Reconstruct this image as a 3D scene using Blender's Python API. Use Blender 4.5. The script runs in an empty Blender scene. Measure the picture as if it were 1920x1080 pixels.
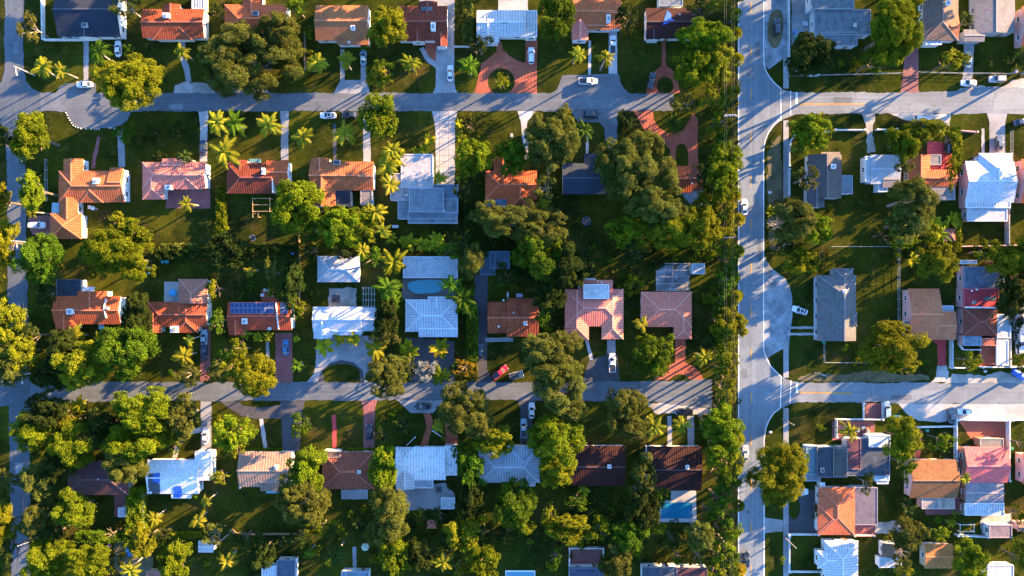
import bpy, math, random
import numpy as np
from mathutils import Vector, Matrix
random.seed(7)
R_ = math.radians
scene = bpy.context.scene
COL = scene.collection
# ------------------------------------------------------------------ camera, sky, sun, exposure
S = 0.15            # metres per photo pixel on the ground
H = 190.0           # camera height
cam = bpy.data.cameras.new('camera'); camo = bpy.data.objects.new('camera', cam); COL.objects.link(camo)
camo.location = (0, 0, H); camo.rotation_euler = (0, 0, 0)
cam.sensor_width = 36; cam.lens = 18 * H / (960 * S); cam.clip_start = 1; cam.clip_end = 20000
scene.camera = camo
SUN_EL, SUN_AZ = 12.5, 30.0      # azimuth counter-clockwise from +X
w = bpy.data.worlds.new('World'); scene.world = w; w.use_nodes = True
nt = w.node_tree; bg = nt.nodes['Background']
sky = nt.nodes.new('ShaderNodeTexSky'); sky.sky_type = 'NISHITA'; sky.sun_disc = False; sky.ozone_density = 5.0; sky.dust_density = .4; sky.air_density = 1.0
sky.sun_elevation = R_(SUN_EL); sky.sun_rotation = R_(90 - SUN_AZ)
nt.links.new(sky.outputs[0], bg.inputs[0]); bg.inputs[1].default_value = 0.125
sl = bpy.data.lights.new('sun', 'SUN'); sl.energy = 5.0; sl.angle = R_(0.5); sl.color = (1.0, 0.63, 0.30)
so = bpy.data.objects.new('sun', sl); COL.objects.link(so)
sd = Vector((math.cos(R_(SUN_AZ)) * math.cos(R_(SUN_EL)), math.sin(R_(SUN_AZ)) * math.cos(R_(SUN_EL)), math.sin(R_(SUN_EL))))
so.rotation_euler = sd.to_track_quat('Z', 'Y').to_euler(); so.location = (120, 80, 80)
vs = scene.view_settings; vs.view_transform = 'Standard'; vs.look = 'None'; vs.gamma = 1; vs.exposure = 3.1
scene.cycles.max_bounces = 5; scene.cycles.diffuse_bounces = 2; scene.cycles.transparent_max_bounces = 4

# ------------------------------------------------------------------ helpers
def gp(px, py, z=0.0):
    """where the thing seen at photo pixel (px, py) stands if it is z metres up"""
    f = (H - z) / H * S
    return ((px - 960) * f, (540 - py) * f)

def link(o, parent=None):
    COL.objects.link(o)
    if parent: o.parent = parent
    return o

class MB:
    def __init__(s): s.v = []; s.f = []; s.m = []; s.uv = []
    def face(s, pts, m=0, uv=None):
        b = len(s.v); s.v += [tuple(p) for p in pts]; s.f.append(tuple(range(b, b + len(pts)))); s.m.append(m)
        s.uv += (uv if uv else [(p[0], p[1]) for p in pts])
    def box(s, x0, y0, z0, x1, y1, z1, m=0):
        c = [(x0,y0,z0),(x1,y0,z0),(x1,y1,z0),(x0,y1,z0),(x0,y0,z1),(x1,y0,z1),(x1,y1,z1),(x0,y1,z1)]
        for q in ((3,2,1,0),(4,5,6,7),(0,1,5,4),(1,2,6,5),(2,3,7,6),(3,0,4,7)): s.face([c[i] for i in q], m)
    def obox(s, cx, cy, z0, lx, ly, lz, a=0, m=0):
        ca, sa = math.cos(a), math.sin(a)
        P = [(cx + ca*x - sa*y, cy + sa*x + ca*y) for x, y in ((-lx/2,-ly/2),(lx/2,-ly/2),(lx/2,ly/2),(-lx/2,ly/2))]
        s.prism(P, z0, z0 + lz, m)
    def prism(s, P, z0, z1, m=0):
        n = len(P)
        s.face([(x, y, z1) for x, y in P], m); s.face([(x, y, z0) for x, y in reversed(P)], m)
        for i in range(n):
            a, b = P[i], P[(i+1) % n]
            s.face([(a[0],a[1],z0),(b[0],b[1],z0),(b[0],b[1],z1),(a[0],a[1],z1)], m)
    def bar(s, a, b, w, h, m=0):
        a, b = Vector(a), Vector(b); d = (b - a)
        if d.length < 1e-4: return
        d.normalize(); up = Vector((0,0,1)) if abs(d.z) < .95 else Vector((1,0,0))
        r = d.cross(up).normalized() * w/2; u = r.cross(d).normalized() * h/2
        A = [a - r - u, a + r - u, a + r + u, a - r + u]; B = [p + (b - a) for p in A]
        s.face(A[::-1], m); s.face(B, m)
        for i in range(4): s.face([A[i], A[(i+1)%4], B[(i+1)%4], B[i]], m)
    def cyl(s, cx, cy, z0, z1, r0, r1=None, n=10, m=0, sx=0, sy=0):
        r1 = r0 if r1 is None else r1
        A = [(cx + r0*math.cos(2*math.pi*i/n), cy + r0*math.sin(2*math.pi*i/n), z0) for i in range(n)]
        B = [(cx + sx + r1*math.cos(2*math.pi*i/n), cy + sy + r1*math.sin(2*math.pi*i/n), z1) for i in range(n)]
        s.face(B, m); s.face(A[::-1], m)
        for i in range(n): s.face([A[i], A[(i+1)%n], B[(i+1)%n], B[i]], m)
    def tube(s, pts, rad, n=6, m=0):
        rings = []
        for i, p in enumerate(pts):
            p = Vector(p); d = Vector(pts[min(i+1, len(pts)-1)]) - Vector(pts[max(i-1, 0)]); d.normalize()
            up = Vector((0,0,1)) if abs(d.z) < .9 else Vector((1,0,0))
            r = d.cross(up).normalized(); u = r.cross(d)
            rr = rad[i] if isinstance(rad, (list, tuple)) else rad
            rings.append([p + (r*math.cos(2*math.pi*k/n) + u*math.sin(2*math.pi*k/n))*rr for k in range(n)])
        for a, b in zip(rings, rings[1:]):
            for k in range(n): s.face([a[k], a[(k+1)%n], b[(k+1)%n], b[k]], m)
        s.face(rings[0][::-1], m); s.face(rings[-1], m)
    def mesh(s, name):
        me = bpy.data.meshes.new(name); me.from_pydata(s.v, [], s.f)
        me.polygons.foreach_set('material_index', s.m)
        uvl = me.uv_layers.new(name='UVMap'); uvl.data.foreach_set('uv', np.array(s.uv, dtype=np.float32).ravel())
        return me
    def obj(s, name, mats, parent=None, loc=(0,0,0)):
        me = s.mesh(name)
        for m in (mats if isinstance(mats, (list, tuple)) else [mats]): me.materials.append(m)
        o = bpy.data.objects.new(name, me); link(o, parent); o.location = loc
        return o

def quads_mesh(name, verts, nq, mat, vpf=4):
    me = bpy.data.meshes.new(name)
    me.vertices.add(len(verts)); me.vertices.foreach_set('co', verts.astype(np.float32).ravel())
    me.loops.add(nq*vpf); me.loops.foreach_set('vertex_index', np.arange(nq*vpf, dtype=np.int32))
    me.polygons.add(nq); me.polygons.foreach_set('loop_start', np.arange(0, nq*vpf, vpf, dtype=np.int32))
    me.update(calc_edges=True); me.materials.append(mat)
    return me

def tag(o, label=None, cat=None, group=None, kind=None):
    if label: o['label'] = label
    if cat: o['category'] = cat
    if group: o['group'] = group
    if kind: o['kind'] = kind
    return o

def empty(name, x, y, z=0, rz=0):
    o = bpy.data.objects.new(name, None); link(o); o.location = (x, y, z); o.rotation_euler = (0, 0, rz); o.empty_display_size = .3
    return o

# ------------------------------------------------------------------ materials
MATS = {}
def newmat(name):
    m = bpy.data.materials.new(name); m.use_nodes = True
    n = m.node_tree.nodes; l = m.node_tree.links
    return m, n, l, n['Principled BSDF']
def mix(n, l, a, b, fac, mode='MIX'):
    x = n.new('ShaderNodeMix'); x.data_type = 'RGBA'; x.blend_type = mode
    for s, v in ((0, fac), (6, a), (7, b)):
        if hasattr(v, 'links') or isinstance(v, bpy.types.NodeSocket): l.new(v, x.inputs[s])
        else: x.inputs[s].default_value = v if s == 0 else (*v[:3], 1)
    return x.outputs[2]
def noise(n, l, scale, detail=3, vec=None, rough=.6):
    t = n.new('ShaderNodeTexNoise'); t.inputs['Scale'].default_value = scale; t.inputs['Detail'].default_value = detail
    t.inputs['Roughness'].default_value = rough
    if vec: l.new(vec, t.inputs['Vector'])
    return t.outputs['Fac']
def ramp(n, l, fac, a, b, ca=(0,0,0), cb=(1,1,1)):
    r = n.new('ShaderNodeValToRGB'); l.new(fac, r.inputs[0])
    r.color_ramp.elements[0].position = a; r.color_ramp.elements[1].position = b
    r.color_ramp.elements[0].color = (*ca, 1); r.color_ramp.elements[1].color = (*cb, 1)
    return r.outputs[0]
def math_(n, l, op, a, b=None):
    x = n.new('ShaderNodeMath'); x.operation = op
    for i, v in enumerate((a, b)):
        if v is None: continue
        if isinstance(v, bpy.types.NodeSocket): l.new(v, x.inputs[i])
        else: x.inputs[i].default_value = v
    return x.outputs[0]
def sc(c, k): return tuple(min(1, x*k) for x in c)

def plain(name, col, rough=.7, var=.25, scale=1.5, metal=0):
    if name in MATS: return MATS[name]
    m, n, l, p = newmat(name); p.inputs['Roughness'].default_value = rough; p.inputs['Metallic'].default_value = metal
    tc = n.new('ShaderNodeTexCoord').outputs['Object']
    l.new(mix(n, l, sc(col, 1-var), sc(col, 1+var), ramp(n, l, noise(n, l, scale, 4, tc), .3, .7)), p.inputs['Base Color'])
    MATS[name] = m; return m

def worn(name, col, dark=None, light=None, rough=.9, big=.06, joints=None, tracks=None):
    """asphalt, concrete, gravel: broad stains, mid blotches, fine grain; joints = slab size"""
    if name in MATS: return MATS[name]
    m, n, l, p = newmat(name); p.inputs['Roughness'].default_value = rough
    geo = n.new('ShaderNodeNewGeometry').outputs['Position']
    dark = dark or sc(col, .62); light = light or sc(col, 1.3)
    c = mix(n, l, dark, light, ramp(n, l, noise(n, l, big, 8, geo, .72), .36, .64))
    c = mix(n, l, c, sc(col, .6), math_(n, l, 'MULTIPLY', ramp(n, l, noise(n, l, .55, 5, geo, .7), .52, .72), .55))
    c = mix(n, l, c, light, math_(n, l, 'MULTIPLY', ramp(n, l, noise(n, l, 5, 2, geo), .5, .75), .35))
    if tracks:
        mp = n.new('ShaderNodeMapping'); l.new(geo, mp.inputs[0]); mp.inputs['Scale'].default_value = (.02, 1.1, 1) if tracks == 'x' else (1.1, .02, 1)
        c = mix(n, l, c, sc(col, 1.35), math_(n, l, 'MULTIPLY', ramp(n, l, noise(n, l, .8, 3, mp.outputs[0]), .5, .68), .5))
        c = mix(n, l, c, sc(col, .62), math_(n, l, 'MULTIPLY', ramp(n, l, noise(n, l, 1.5, 2, mp.outputs[0]), .54, .7), .6))
        wv = n.new('ShaderNodeVectorMath'); wv.operation = 'ADD'; l.new(geo, wv.inputs[0]); sw = n.new('ShaderNodeVectorMath'); sw.operation = 'SCALE'; sw.inputs['Scale'].default_value = 5
        nc = n.new('ShaderNodeTexNoise'); nc.inputs['Scale'].default_value = .25; nc.inputs['Detail'].default_value = 4; l.new(geo, nc.inputs['Vector']); l.new(nc.outputs['Color'], sw.inputs[0]); l.new(sw.outputs[0], wv.inputs[1])
        vo = n.new('ShaderNodeTexVoronoi'); vo.feature = 'DISTANCE_TO_EDGE'; vo.inputs['Scale'].default_value = .13; l.new(wv.outputs[0], vo.inputs['Vector'])
        c = mix(n, l, sc(col, .8), c, ramp(n, l, vo.outputs['Distance'], .003, .014))
    if joints:
        b = n.new('ShaderNodeTexBrick'); l.new(geo, b.inputs['Vector']); b.offset = 0
        b.inputs['Scale'].default_value = 1; b.inputs['Brick Width'].default_value = joints[0]; b.inputs['Row Height'].default_value = joints[1]
        b.inputs['Mortar Size'].default_value = .06; b.inputs['Color1'].default_value = (1,1,1,1); b.inputs['Color2'].default_value = (.85,.85,.85,1); b.inputs['Mortar'].default_value = (.3,.3,.3,1)
        c = mix(n, l, c, b.outputs[0], .9, 'MULTIPLY')
    l.new(c, p.inputs['Base Color'])
    bm = n.new('ShaderNodeBump'); bm.inputs['Strength'].default_value = .5; bm.inputs['Distance'].default_value = .05
    l.new(noise(n, l, 9, 4, geo), bm.inputs['Height']); l.new(bm.outputs[0], p.inputs['Normal'])
    MATS[name] = m; return m

def roofmat(style, col, stain=.5, seed=0):
    key = f'roof_{style}_{col}_{stain}_{seed}'
    if key in MATS: return MATS[key]
    m, n, l, p = newmat('roof_' + style); p.inputs['Roughness'].default_value = .8; p.inputs['Specular IOR Level'].default_value = .15
    uvn = n.new('ShaderNodeUVMap'); uvn.uv_map = 'UVMap'
    sp = n.new('ShaderNodeSeparateXYZ'); l.new(uvn.outputs[0], sp.inputs[0]); u, v = sp.outputs[0], sp.outputs[1]
    tc = n.new('ShaderNodeTexCoord').outputs['Object']
    mp = n.new('ShaderNodeMapping'); l.new(tc, mp.inputs[0]); mp.inputs['Location'].default_value = (seed*7.3, seed*3.1, 0); vec = mp.outputs[0]
    # runs of lichen and soot drawn out down the slope
    st = n.new('ShaderNodeCombineXYZ'); l.new(math_(n, l, 'MULTIPLY', u, 1.4), st.inputs[0]); l.new(math_(n, l, 'MULTIPLY', v, .35), st.inputs[1]); st.inputs[2].default_value = seed*1.7
    streak = ramp(n, l, noise(n, l, 1.1, 4, st.outputs[0]), .42, .7)
    c = mix(n, l, sc(col, .8), sc(col, 1.2), ramp(n, l, noise(n, l, 2.2, 3, vec), .3, .7))
    c = mix(n, l, c, sc(col, .40), math_(n, l, 'MULTIPLY', ramp(n, l, noise(n, l, .3, 7, vec, .75), .48, .66), .2 + .8*stain))
    c = mix(n, l, c, sc(col, .5), math_(n, l, 'MULTIPLY', streak, stain*.6))
    h = None
    if style in ('tile', 'metal', 'corr'):
        per = {'tile': .62, 'metal': .8, 'corr': .74}[style]
        fr = math_(n, l, 'PINGPONG', math_(n, l, 'DIVIDE', u, per), .5)
        line = ramp(n, l, fr, .05, .3)
        if style == 'tile':
            c = mix(n, l, mix(n, l, c, (.72,.68,.68), 1, 'MULTIPLY'), c, line)
            row = ramp(n, l, math_(n, l, 'PINGPONG', math_(n, l, 'DIVIDE', v, .45), .5), .04, .12)
            c = mix(n, l, mix(n, l, c, (.7,.7,.7), 1, 'MULTIPLY'), c, row)
        elif style == 'metal':
            c = mix(n, l, mix(n, l, c, (.68,.72,.8), 1, 'MULTIPLY'), c, line)
        else:
            c = mix(n, l, mix(n, l, c, (.66,.69,.74), 1, 'MULTIPLY'), c, line)
        h = line
    elif style == 'shingle':
        row = ramp(n, l, math_(n, l, 'PINGPONG', math_(n, l, 'DIVIDE', v, .5), .5), .03, .14)
        c = mix(n, l, mix(n, l, c, (.72,.72,.72), 1, 'MULTIPLY'), c, row)
        wn = n.new('ShaderNodeTexVoronoi'); l.new(vec, wn.inputs[0]); wn.inputs['Scale'].default_value = 3.5
        c = mix(n, l, c, mix(n, l, c, wn.outputs['Color'], .35, 'SOFT_LIGHT'), .7)
    elif style == 'flat':
        c = mix(n, l, c, sc(col, .42), math_(n, l, 'MULTIPLY', ramp(n, l, noise(n, l, .45, 7, vec, .78), .48, .62), .35 + .6*stain))
        c = mix(n, l, c, sc(col, 1.75), math_(n, l, 'MULTIPLY', ramp(n, l, noise(n, l, .3, 7, mp.outputs[0], .75), .54, .68), .3 + .6*stain))
        c = mix(n, l, c, sc(col, .6), math_(n, l, 'MULTIPLY', ramp(n, l, noise(n, l, 1.6, 5, vec, .75), .52, .66), .6))
        p.inputs['Roughness'].default_value = .9
    l.new(c, p.inputs['Base Color'])
    if h:
        bm = n.new('ShaderNodeBump'); bm.inputs['Strength'].default_value = .6; bm.inputs['Distance'].default_value = .08
        l.new(h, bm.inputs['Height']); l.new(bm.outputs[0], p.inputs['Normal'])
    MATS[key] = m; return m

def leafmat(name, a, b, c3=None, trans=.25):
    if name in MATS: return MATS[name]
    m, n, l, p = newmat('leaves_' + name)
    geo = n.new('ShaderNodeNewGeometry'); oi = n.new('ShaderNodeObjectInfo')
    tc = n.new('ShaderNodeTexCoord').outputs['Object']
    add = n.new('ShaderNodeVectorMath'); add.operation = 'ADD'; l.new(tc, add.inputs[0])
    cmb = n.new('ShaderNodeCombineXYZ'); l.new(math_(n, l, 'MULTIPLY', oi.outputs['Random'], 90), cmb.inputs[0]); l.new(cmb.outputs[0], add.inputs[1])
    f = ramp(n, l, noise(n, l, .35, 3, add.outputs[0]), .32, .68)
    f = math_(n, l, 'ADD', math_(n, l, 'MULTIPLY', f, .6), math_(n, l, 'MULTIPLY', geo.outputs['Random Per Island'], .4))
    c = mix(n, l, a, b, f)
    if c3: c = mix(n, l, c, c3, ramp(n, l, noise(n, l, .5, 2, add.outputs[0]), .6, .72))
    hs = n.new('ShaderNodeHueSaturation'); l.new(c, hs.inputs['Color'])
    l.new(math_(n, l, 'ADD', math_(n, l, 'MULTIPLY', oi.outputs['Random'], .35), .82), hs.inputs['Value'])
    l.new(math_(n, l, 'ADD', math_(n, l, 'MULTIPLY', oi.outputs['Random'], .03), .485), hs.inputs['Hue'])
    l.new(hs.outputs[0], p.inputs['Base Color']); p.inputs['Roughness'].default_value = .8; p.inputs['Specular IOR Level'].default_value = .04
    tr = n.new('ShaderNodeBsdfTranslucent'); l.new(hs.outputs[0], tr.inputs[0])
    ms = n.new('ShaderNodeMixShader'); ms.inputs[0].default_value = trans
    l.new(p.outputs[0], ms.inputs[1]); l.new(tr.outputs[0], ms.inputs[2]); l.new(ms.outputs[0], n['Material Output'].inputs[0])
    MATS[name] = m; return m

LEAF = {
 'o': leafmat('olive', (.024,.029,.005), (.132,.150,.024), (.175,.165,.05)),
 'l': leafmat('lime', (.028,.050,.003), (.155,.205,.008), (.21,.222,.009)),
 'g': leafmat('green', (.013,.035,.004), (.090,.155,.008), (.14,.19,.008)),
 'd': leafmat('dark', (.008,.016,.005), (.046,.068,.010)),
 'y': leafmat('yellow', (.040,.046,.003), (.205,.218,.010), (.28,.24,.014)),
 'p': leafmat('palm', (.060,.075,.004), (.300,.285,.020), (.38,.30,.026), .3),
 'k': leafmat('cycad', (.014,.04,.006), (.080,.120,.012)),
 'n': leafmat('banana', (.060,.085,.004), (.280,.285,.012), (.34,.28,.016), .3),
 's': leafmat('silver', (.13,.16,.16), (.30,.31,.27)),
 'r': leafmat('russet', (.09,.05,.006), (.20,.12,.010)),
}
BARK = plain('bark', (.12,.085,.055), .95, .4, 4)
BARKG = plain('grey_bark', (.24,.20,.17), .95, .35, 5)
WHITE = plain('white_paint', (.62,.62,.60), .7, .12, .8)
CREAM = plain('cream_paint', (.60,.55,.45), .8, .12, .8)
PINKW = plain('pink_paint', (.55,.30,.28), .8, .12, .8)
TANW = plain('tan_paint', (.42,.33,.24), .8, .12, .8)
GLASS = plain('window_glass', (.02,.03,.04), .08, .2)
TIMBER = plain('timber', (.25,.16,.09), .85, .3, 3)
STEEL = plain('steel', (.35,.36,.38), .4, .15, 2, .6)
DARKM = plain('dark_metal', (.04,.04,.045), .5, .2, 2)

# ------------------------------------------------------------------ ground
def build_ground():
    m, n, l, p = newmat('lawn'); p.inputs['Roughness'].default_value = 1; p.inputs['Specular IOR Level'].default_value = 0
    geo = n.new('ShaderNodeNewGeometry').outputs['Position']
    mp = n.new('ShaderNodeMapping'); l.new(geo, mp.inputs[0]); mp.inputs['Scale'].default_value = (.055, .040, 1)
    yard = n.new('ShaderNodeTexVoronoi'); yard.inputs['Scale'].default_value = 1; l.new(mp.outputs[0], yard.inputs['Vector'])
    ys = n.new('ShaderNodeSeparateColor'); l.new(yard.outputs['Color'], ys.inputs[0])
    c = mix(n, l, (.012,.018,.005), (.046,.055,.008), ramp(n, l, noise(n, l, .07, 6, geo, .65), .34, .66))
    c = mix(n, l, c, mix(n, l, c, (1.7,1.45,1.0), 1, 'MULTIPLY'), ys.outputs[0])
    c = mix(n, l, c, mix(n, l, c, (.7,.85,.9), 1, 'MULTIPLY'), ys.outputs[1])
    c = mix(n, l, c, (.075,.052,.018), math_(n, l, 'MULTIPLY', ramp(n, l, noise(n, l, .06, 7, geo, .75), .53, .66), .8))
    c = mix(n, l, c, (.095,.080,.020), math_(n, l, 'MULTIPLY', ramp(n, l, noise(n, l, .35, 6, geo, .75), .52, .68), .6))
    c = mix(n, l, c, (.016,.020,.006), math_(n, l, 'MULTIPLY', ramp(n, l, noise(n, l, .22, 7, geo, .75), .55, .68), .8))
    c = mix(n, l, c, mix(n, l, c, (.5,.5,.45), 1, 'MULTIPLY'), ramp(n, l, noise(n, l, 2.5, 3, geo), .42, .66))
    l.new(c, p.inputs['Base Color'])
    bm = n.new('ShaderNodeBump'); bm.inputs['Strength'].default_value = .8; bm.inputs['Distance'].default_value = .12
    l.new(noise(n, l, 3.5, 5, geo, .7), bm.inputs['Height']); l.new(bm.outputs[0], p.inputs['Normal'])
    MATS['lawn'] = m
    b = MB(); E = 6000; b.face([(-E,-E,0),(E,-E,0),(E,E,0),(-E,E,0)])
    tag(b.obj('ground', m), kind='structure')
build_ground()

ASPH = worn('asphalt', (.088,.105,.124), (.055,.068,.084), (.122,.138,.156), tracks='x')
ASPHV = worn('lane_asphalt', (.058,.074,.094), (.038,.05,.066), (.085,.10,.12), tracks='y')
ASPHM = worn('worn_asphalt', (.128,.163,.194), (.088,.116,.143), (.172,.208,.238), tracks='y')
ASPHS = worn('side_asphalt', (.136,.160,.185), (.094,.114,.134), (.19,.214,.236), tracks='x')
ASPHD = worn('dark_asphalt', (.05,.05,.058))
CONC = worn('concrete', (.23,.235,.245))
CONCP = worn('pale_concrete', (.32,.315,.31))
SLAB = worn('slab_concrete', (.30,.29,.29), joints=(2.55, 1.62))
BRICK = worn('brick_paving', (.42,.090,.040), (.31,.06,.03), (.50,.13,.065), joints=(.9, .45))
BRICKP = worn('purple_paving', (.28,.095,.09), joints=(.9, .45))
REDP = worn('red_paving', (.40,.03,.035), (.32,.025,.03), (.46,.05,.055))
GRAV = worn('gravel', (.27,.255,.24), (.14,.13,.11), (.40,.38,.36), big=.12)
DIRT = worn('bare_soil', (.065,.05,.018), (.035,.038,.010), (.13,.10,.05), big=.25)
WOODD = worn('boardwalk', (.16,.14,.13), joints=(3.0, .35))
GRASS2 = MATS['lawn']
BAY = worn('bay_concrete', (.165,.20,.225), (.075,.10,.12), (.27,.30,.33), big=.3)
BROKEN = worn('broken_concrete', (.13,.14,.15), (.035,.04,.045), (.30,.31,.32), big=.3)
PMAT = dict(q=BROKEN, a=ASPH, d=ASPHD, c=CONC, p=CONCP, s=SLAB, b=BRICK, u=BRICKP, r=REDP, v=GRAV, t=DIRT, w=WOODD, g=GRASS2)

def chaikin(P, it=2):
    for _ in range(it):
        Q = []
        for i in range(len(P)):
            a, b = P[i], P[(i+1) % len(P)]
            Q += [(a[0]*.75+b[0]*.25, a[1]*.75+b[1]*.25), (a[0]*.25+b[0]*.75, a[1]*.25+b[1]*.75)]
        P = Q
    return P
_lay = [0]
PAVED = []
def on_paving(x, y):
    for x0, y0, x1, y1, W in PAVED:
        if x0 <= x <= x1 and y0 <= y <= y1:
            c = False
            for i in range(len(W)):
                (ax, ay), (bx, by) = W[i], W[i-1]
                if (ay > y) != (by > y) and x < (bx-ax)*(y-ay)/(by-ay)+ax: c = not c
            if c: return True
    return False
def ragged(P, amp):
    rd = random.Random(3); Q = []
    for i in range(len(P)):
        a, b = P[i], P[(i+1) % len(P)]; L = math.hypot(b[0]-a[0], b[1]-a[1]); n = max(1, int(L/6)); Q.append(a)
        ph = rd.uniform(0, 6)
        for j in range(1, n):
            t = j/n; o = (math.sin(ph + t*L*.05)*.5 + rd.uniform(-1,1))*amp/S*.6
            Q.append((a[0]+(b[0]-a[0])*t - (b[1]-a[1])/L*o, a[1]+(b[1]-a[1])*t + (b[0]-a[0])/L*o))
    return Q
def sheet(name, pix, mat, z=None, rounded=0, thick=0, rag=0):
    P = chaikin(pix, rounded) if rounded else pix
    if rag: P = ragged(P, rag)
    if z is None:
        _lay[0] = (_lay[0] + 1) % 6; z = .012 + .004*_lay[0]
    W = [gp(x, y) for x, y in P]
    ar = sum(W[i][0]*W[(i+1)%len(W)][1] - W[(i+1)%len(W)][0]*W[i][1] for i in range(len(W)))
    if ar < 0: W = W[::-1]
    if name not in ('grass_island', 'sandy_patch', 'gravel_yard'): PAVED.append((min(p[0] for p in W), min(p[1] for p in W), max(p[0] for p in W), max(p[1] for p in W), W))
    b = MB()
    if thick: b.prism(W, 0, thick)
    else: b.face([(x, y, z) for x, y in W])
    return tag(b.obj(name, mat), kind='structure')
def rect(x0, y0, x1, y1): return [(x0,y0),(x1,y0),(x1,y1),(x0,y1)]
def ell(cx, cy, rx, ry, n=28): return [(cx+rx*math.cos(2*math.pi*i/n), cy+ry*math.sin(2*math.pi*i/n)) for i in range(n)]

# roads
ZR = .042
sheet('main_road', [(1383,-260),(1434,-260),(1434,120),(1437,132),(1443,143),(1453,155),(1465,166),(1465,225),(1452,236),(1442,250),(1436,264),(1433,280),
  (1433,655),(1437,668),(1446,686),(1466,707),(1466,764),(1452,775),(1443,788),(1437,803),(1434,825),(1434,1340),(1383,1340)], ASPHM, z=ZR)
sheet('side_street', [(1464.9,167),(1480,171),(1500,173),(1700,173),(1790,171),(1830,164),(2400,160),(2400,214),(1890,213),(1700,213),(1500,214),(1483,218),(1464.9,226)], ASPHS, z=ZR-.004, rag=.35)
sheet('side_street', [(1465.9,706),(1480,713),(1500,717),(2400,719),(2400,757),(1700,757),(1640,754),(1500,754),(1482,757),(1465.9,766)], ASPHS, z=ZR-.004, rag=.35)
sheet('residential_street', [(40,174),(1040,175),(1180,175),(1262,175),(1262,208),(700,208),(110,209),(70,209),(40,230)], ASPH, z=ZR, rag=.3)
sheet('residential_street', [(40,715),(330,716),(900,717),(1200,715),(1335,712),(1335,766),(1210,752),(900,750),(300,752),(140,753),(40,756)], ASPH, z=ZR, rag=.3)
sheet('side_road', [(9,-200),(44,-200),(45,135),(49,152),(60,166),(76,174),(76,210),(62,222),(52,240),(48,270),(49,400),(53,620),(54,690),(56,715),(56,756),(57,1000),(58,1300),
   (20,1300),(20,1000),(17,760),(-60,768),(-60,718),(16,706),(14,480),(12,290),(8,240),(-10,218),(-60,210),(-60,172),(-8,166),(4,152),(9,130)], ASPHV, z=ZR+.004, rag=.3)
sheet('layby', [(104,176),(112,162),(125,156),(180,156),(180,176)], ASPH, z=.03)
sheet('pull_off', [(1433,478),(1438,490),(1446,502),(1460,513),(1472,522),(1480,536),(1485,555),(1486,590),(1482,620),(1479,652),(1466,655),(1450,664),(1438,672),(1433,660)], BAY, z=.03)
sheet('pull_off', [(1433,-60),(1481,-60),(1481,104),(1468,110),(1450,124),(1441,130),(1433,120)], BAY, z=.03)
sheet('grass_island', [(1440,40),(1446,22),(1458,16),(1468,22),(1469,60),(1462,85),(1452,92),(1442,84),(1438,64)], DIRT, z=.036, rounded=1)
for y0, y1 in ((108,166),(226,402),(640,708),(765,838),(938,1200)):
    sheet('sidewalk', rect(1468.6,y0,1478.6,y1), CONC, thick=.07)
# road markings
YEL = worn('yellow_road_paint', (.50,.24,.015)); WHP = worn('white_road_paint', (.62,.62,.60))
def mark(pts, wpx, mat, name='road_marking'):
    W = [Vector((*gp(x, y), 0)) for x, y in pts]; b = MB(); hw = wpx*S/2; L = []; Rr = []
    for i, p in enumerate(W):
        d = (W[min(i+1, len(W)-1)] - W[max(i-1, 0)]).normalized(); nn = Vector((-d.y, d.x, 0))*hw
        L.append(p + nn); Rr.append(p - nn)
    z = ZR + .010
    for i in range(len(W)-1):
        b.face([(q.x, q.y, z) for q in (Rr[i], Rr[i+1], L[i+1], L[i])])
    return tag(b.obj(name, mat), kind='structure')
y = -158
while y < 1240:
    mark([(1408.6, y), (1408.6, y+20)], 1.5, YEL); y += 81.2
mark([(1385,-260),(1385,1300)], 1.6, WHP)
mark([(1432,-260),(1432,118),(1435.5,132),(1442,143.5),(1452,156),(1464,166),(1464,226)], 1.7, WHP)
mark([(1464,222),(1451,234),(1441,248),(1435,262),(1431.6,280),(1431.6,655),(1436,669),(1445,687),(1465,706.5),(1463,765),(1451,774),(1442,787),(1436,802),(1432.6,825),(1432.6,1300)], 1.7, WHP)
mark([(1482.2,171),(1482.2,216)], 1.7, WHP); mark([(1483,713),(1481,757)], 1.7, WHP)
mark([(1493.5,173),(1493.5,195.5)], 4, WHP); mark([(1494,716.5),(1494,737)], 4, WHP)
mark([(1496,194.7),(1622,194.7)], 1.4, YEL); mark([(1496,196.8),(1622,196.8)], .8, YEL)
mark([(1497,735),(1598,737)], 1.4, YEL); mark([(1497,737.2),(1598,739)], .8, YEL)

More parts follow.
